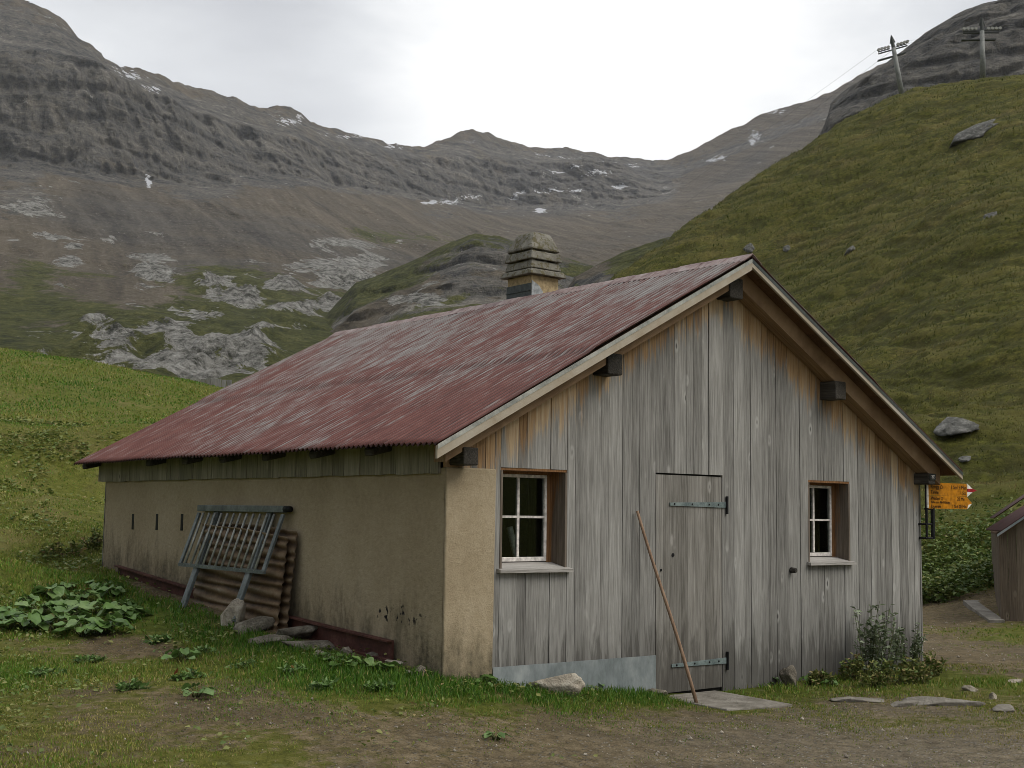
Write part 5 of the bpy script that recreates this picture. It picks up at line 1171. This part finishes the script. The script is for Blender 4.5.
for x, y, s, l in [(182,662,.17,'small dock plant on the bare soil between the patch and the wall'), (178,658,.12,'low dock seedling beside the small plant on the bare soil'), (196,697,.16,'low leafy rosette in the dirt at the lower left of the hut'),
                   (150,580,.2,'leafy dock growing at the far foot of the stucco wall'), (170,588,.18,'leafy dock beneath the rear end of the red beam'), (130,572,.18,'leafy dock at the rear corner of the stucco wall'),
                   (345,668,.16,'dock leaves in the grass under the middle of the red beam'), (362,668,.17,'dock leaves below the free end of the red beam'), (382,674,.16,'dock leaves between the red beam and the stucco corner'), (330,664,.13,'dock leaves next to the pale flat stone'),
                   (478,683,.15,'leafy dock at the foot of the stucco pier'), (484,688,.12,'small dock in front of the pier plant'), (525,680,.10,'small dock against the zinc plate behind the pointed stone'), (597,690,.14,'pale dock in the grass before the middle of the zinc plate'), (612,688,.12,'dock right of the pale one before the zinc plate'), (632,686,.10,'small dock before the end of the zinc plate'),
                   (738,684,.12,'leafy weed at the wall just right of the door'), (768,684,.13,'pale leafy weed at the wall left of the brown block'), (812,682,.14,'broad leafy weed right of the brown block'), (830,686,.12,'low weed between the brown block and the shrub'),
                   (496,740,.10,'small green rosette in the open dirt before the pier'), (330,598,.0,'')]:
    if s: dock(x, y, s, l, 'scattered leafy weeds around the hut', 9, 'leafy_weed', .55)

# shrub at the right end of the front wall
def shrub(px_, py_, w, h, n_st, n_lf, ll, label, m, name, spot=None, tone=(.5, .22), spread=1.0, group=None):
    p = np.array(spot) if spot is not None else gpix(px_, py_); e = empty(name, tuple(p), label, 'shrub' if name == 'shrub' else 'plant', group); st = MB(); Ps = []; Ds = []
    for k in range(n_st):
        a = random.uniform(0, 2*math.pi); r0 = random.uniform(0, w*.45); lean_ = random.uniform(.1, .55)*spread
        b = p+np.array([math.cos(a)*r0, math.sin(a)*r0*.4, -.02]); hh = h*random.uniform(.55, 1.0)*(1-.45*(r0/(w*.5))**2)
        top = b+np.array([math.cos(a)*lean_*hh*.5, math.sin(a)*lean_*hh*.3-.05*random.random(), hh]); mid = (b+top)/2+np.array([random.uniform(-.04, .04), random.uniform(-.04, .04), 0])
        top[1] = min(top[1], -.03) if spot is None and px_ > 700 else top[1]; mid[1] = min(mid[1], -.03) if spot is None and px_ > 700 else mid[1]
        st.tube([b, mid, top], [.005, .004, .002], 5)
        for q in range(n_lf):
            f = random.uniform(.18, 1.02); c = (b*(1-f)**2+2*mid*f*(1-f)+top*f*f); Ps.append(c); Ds.append((random.gauss(0, 1), random.gauss(0, 1), random.gauss(.25, .5)))
    n = len(Ps); Ps = np.array(Ps); Ds = np.array(Ds); N = rng.normal(size=(n, 3))*.6+np.array([0, 0, 1])
    L = rng.uniform(.6, 1.3, n)*ll; V, Fc, T = leaf_batch(Ps, Ds, N, L, L*rng.uniform(.4, .62, n), np.clip(rng.normal(*tone, n), 0, 1))
    o = mesh_np('foliage', V, Fc, M[m], {'tone': T}); keep(o, e); st.build('stems', M['stem'], e)
shrub(872, 676, .72, .80, 28, 26, .062, 'grey-green leafy shrub against the right end of the board wall', 'shrub', 'shrub', tone=(.72, .25))
shrub(908, 668, .45, .52, 12, 26, .05, 'smaller leafy shrub beside the grey-green one near the hut corner', 'shrub', 'shrub', tone=(.5, .25))
for x, y, w, h, l in [(850,680,.4,.3,'green weeds left of the shrub foot'), (880,686,.6,.28,'tangled weeds in front of the shrub'), (912,684,.5,.3,'yellowish weeds right of the shrub foot'), (930,676,.35,.28,'brown-tinged weeds at the hut corner'), (820,684,.35,.16,'low weeds along the wall before the shrub')]:
    shrub(x, y, w, h, 26, 18, .05, l, 'weed', 'weed_clump', tone=(.6, .28), spread=1.6, group='weeds at the foot of the shrub')
for x, y, w, h, l in [(75,556,.9,.24,'dry weeds beside the rear corner of the hut'), (92,550,.5,.30,'green weeds touching the rear corner of the hut')]:
    p = gpix(x, y); shrub(x, y, w, h, 16, 14, .07, l, 'weed', 'weed_clump', spot=p, tone=(.62, .25), spread=1.4, group='weeds on the meadow left of the hut')

for x, y, w in [(160,642,.34), (205,655,.26), (88,662,.3), (45,676,.34), (245,668,.3), (292,673,.26), (190,678,.3), (130,690,.22), (320,690,.22), (380,690,.24)]:
    p = gpix(x, y); shrub(x, y, w, .09, 16, 9, .05, 'low green weed in the short foreground grass left of the hut', 'dock', 'grass_weed', spot=p, tone=(.5, .18), spread=2.2, group='low weeds in the foreground grass')

# nettle bank at the foot of the steep pasture, too thick to count
def nettles():
    n = 30000; px_ = rng.uniform(905, 1150, n)
    az = np.arctan((px_-512)/F)+YAW; r = rng.uniform(24.6, 30.5, n); x = CX+r*np.sin(az); y = CY+r*np.cos(az)
    P = np.stack([x, y, 0*x], -1); pn = fbm(P, 1.5, 3, 95)
    k = (rng.uniform(0, 1, n) < np.clip(.55+pn*1.3, 0, 1)*(1-sstep(28, 30.5, r+pn*2)*.8)*sstep(24.6, 25.4, r+pn)) & (r > 25.0)
    x, y, pn, r = x[k], y[k], pn[k], r[k]; n = len(x); h = rng.uniform(.02, .40, n)*(.7+.9*pn); z = ground_z(x, y)+np.maximum(h, .02)
    L = rng.uniform(.06, .15, n); V, Fc, T = leaf_batch(np.stack([x, y, z], -1), rdir(n, .0), rng.normal(size=(n, 3))*.5+np.array([0, 0, 1]), L, L*.6, np.clip(rng.normal(.30, .2, n)+.3*pn, 0, 1))
    o = mesh_np('undergrowth', V, Fc, M['weed'], {'tone': T}); tag(o, kind='stuff')
nettles()
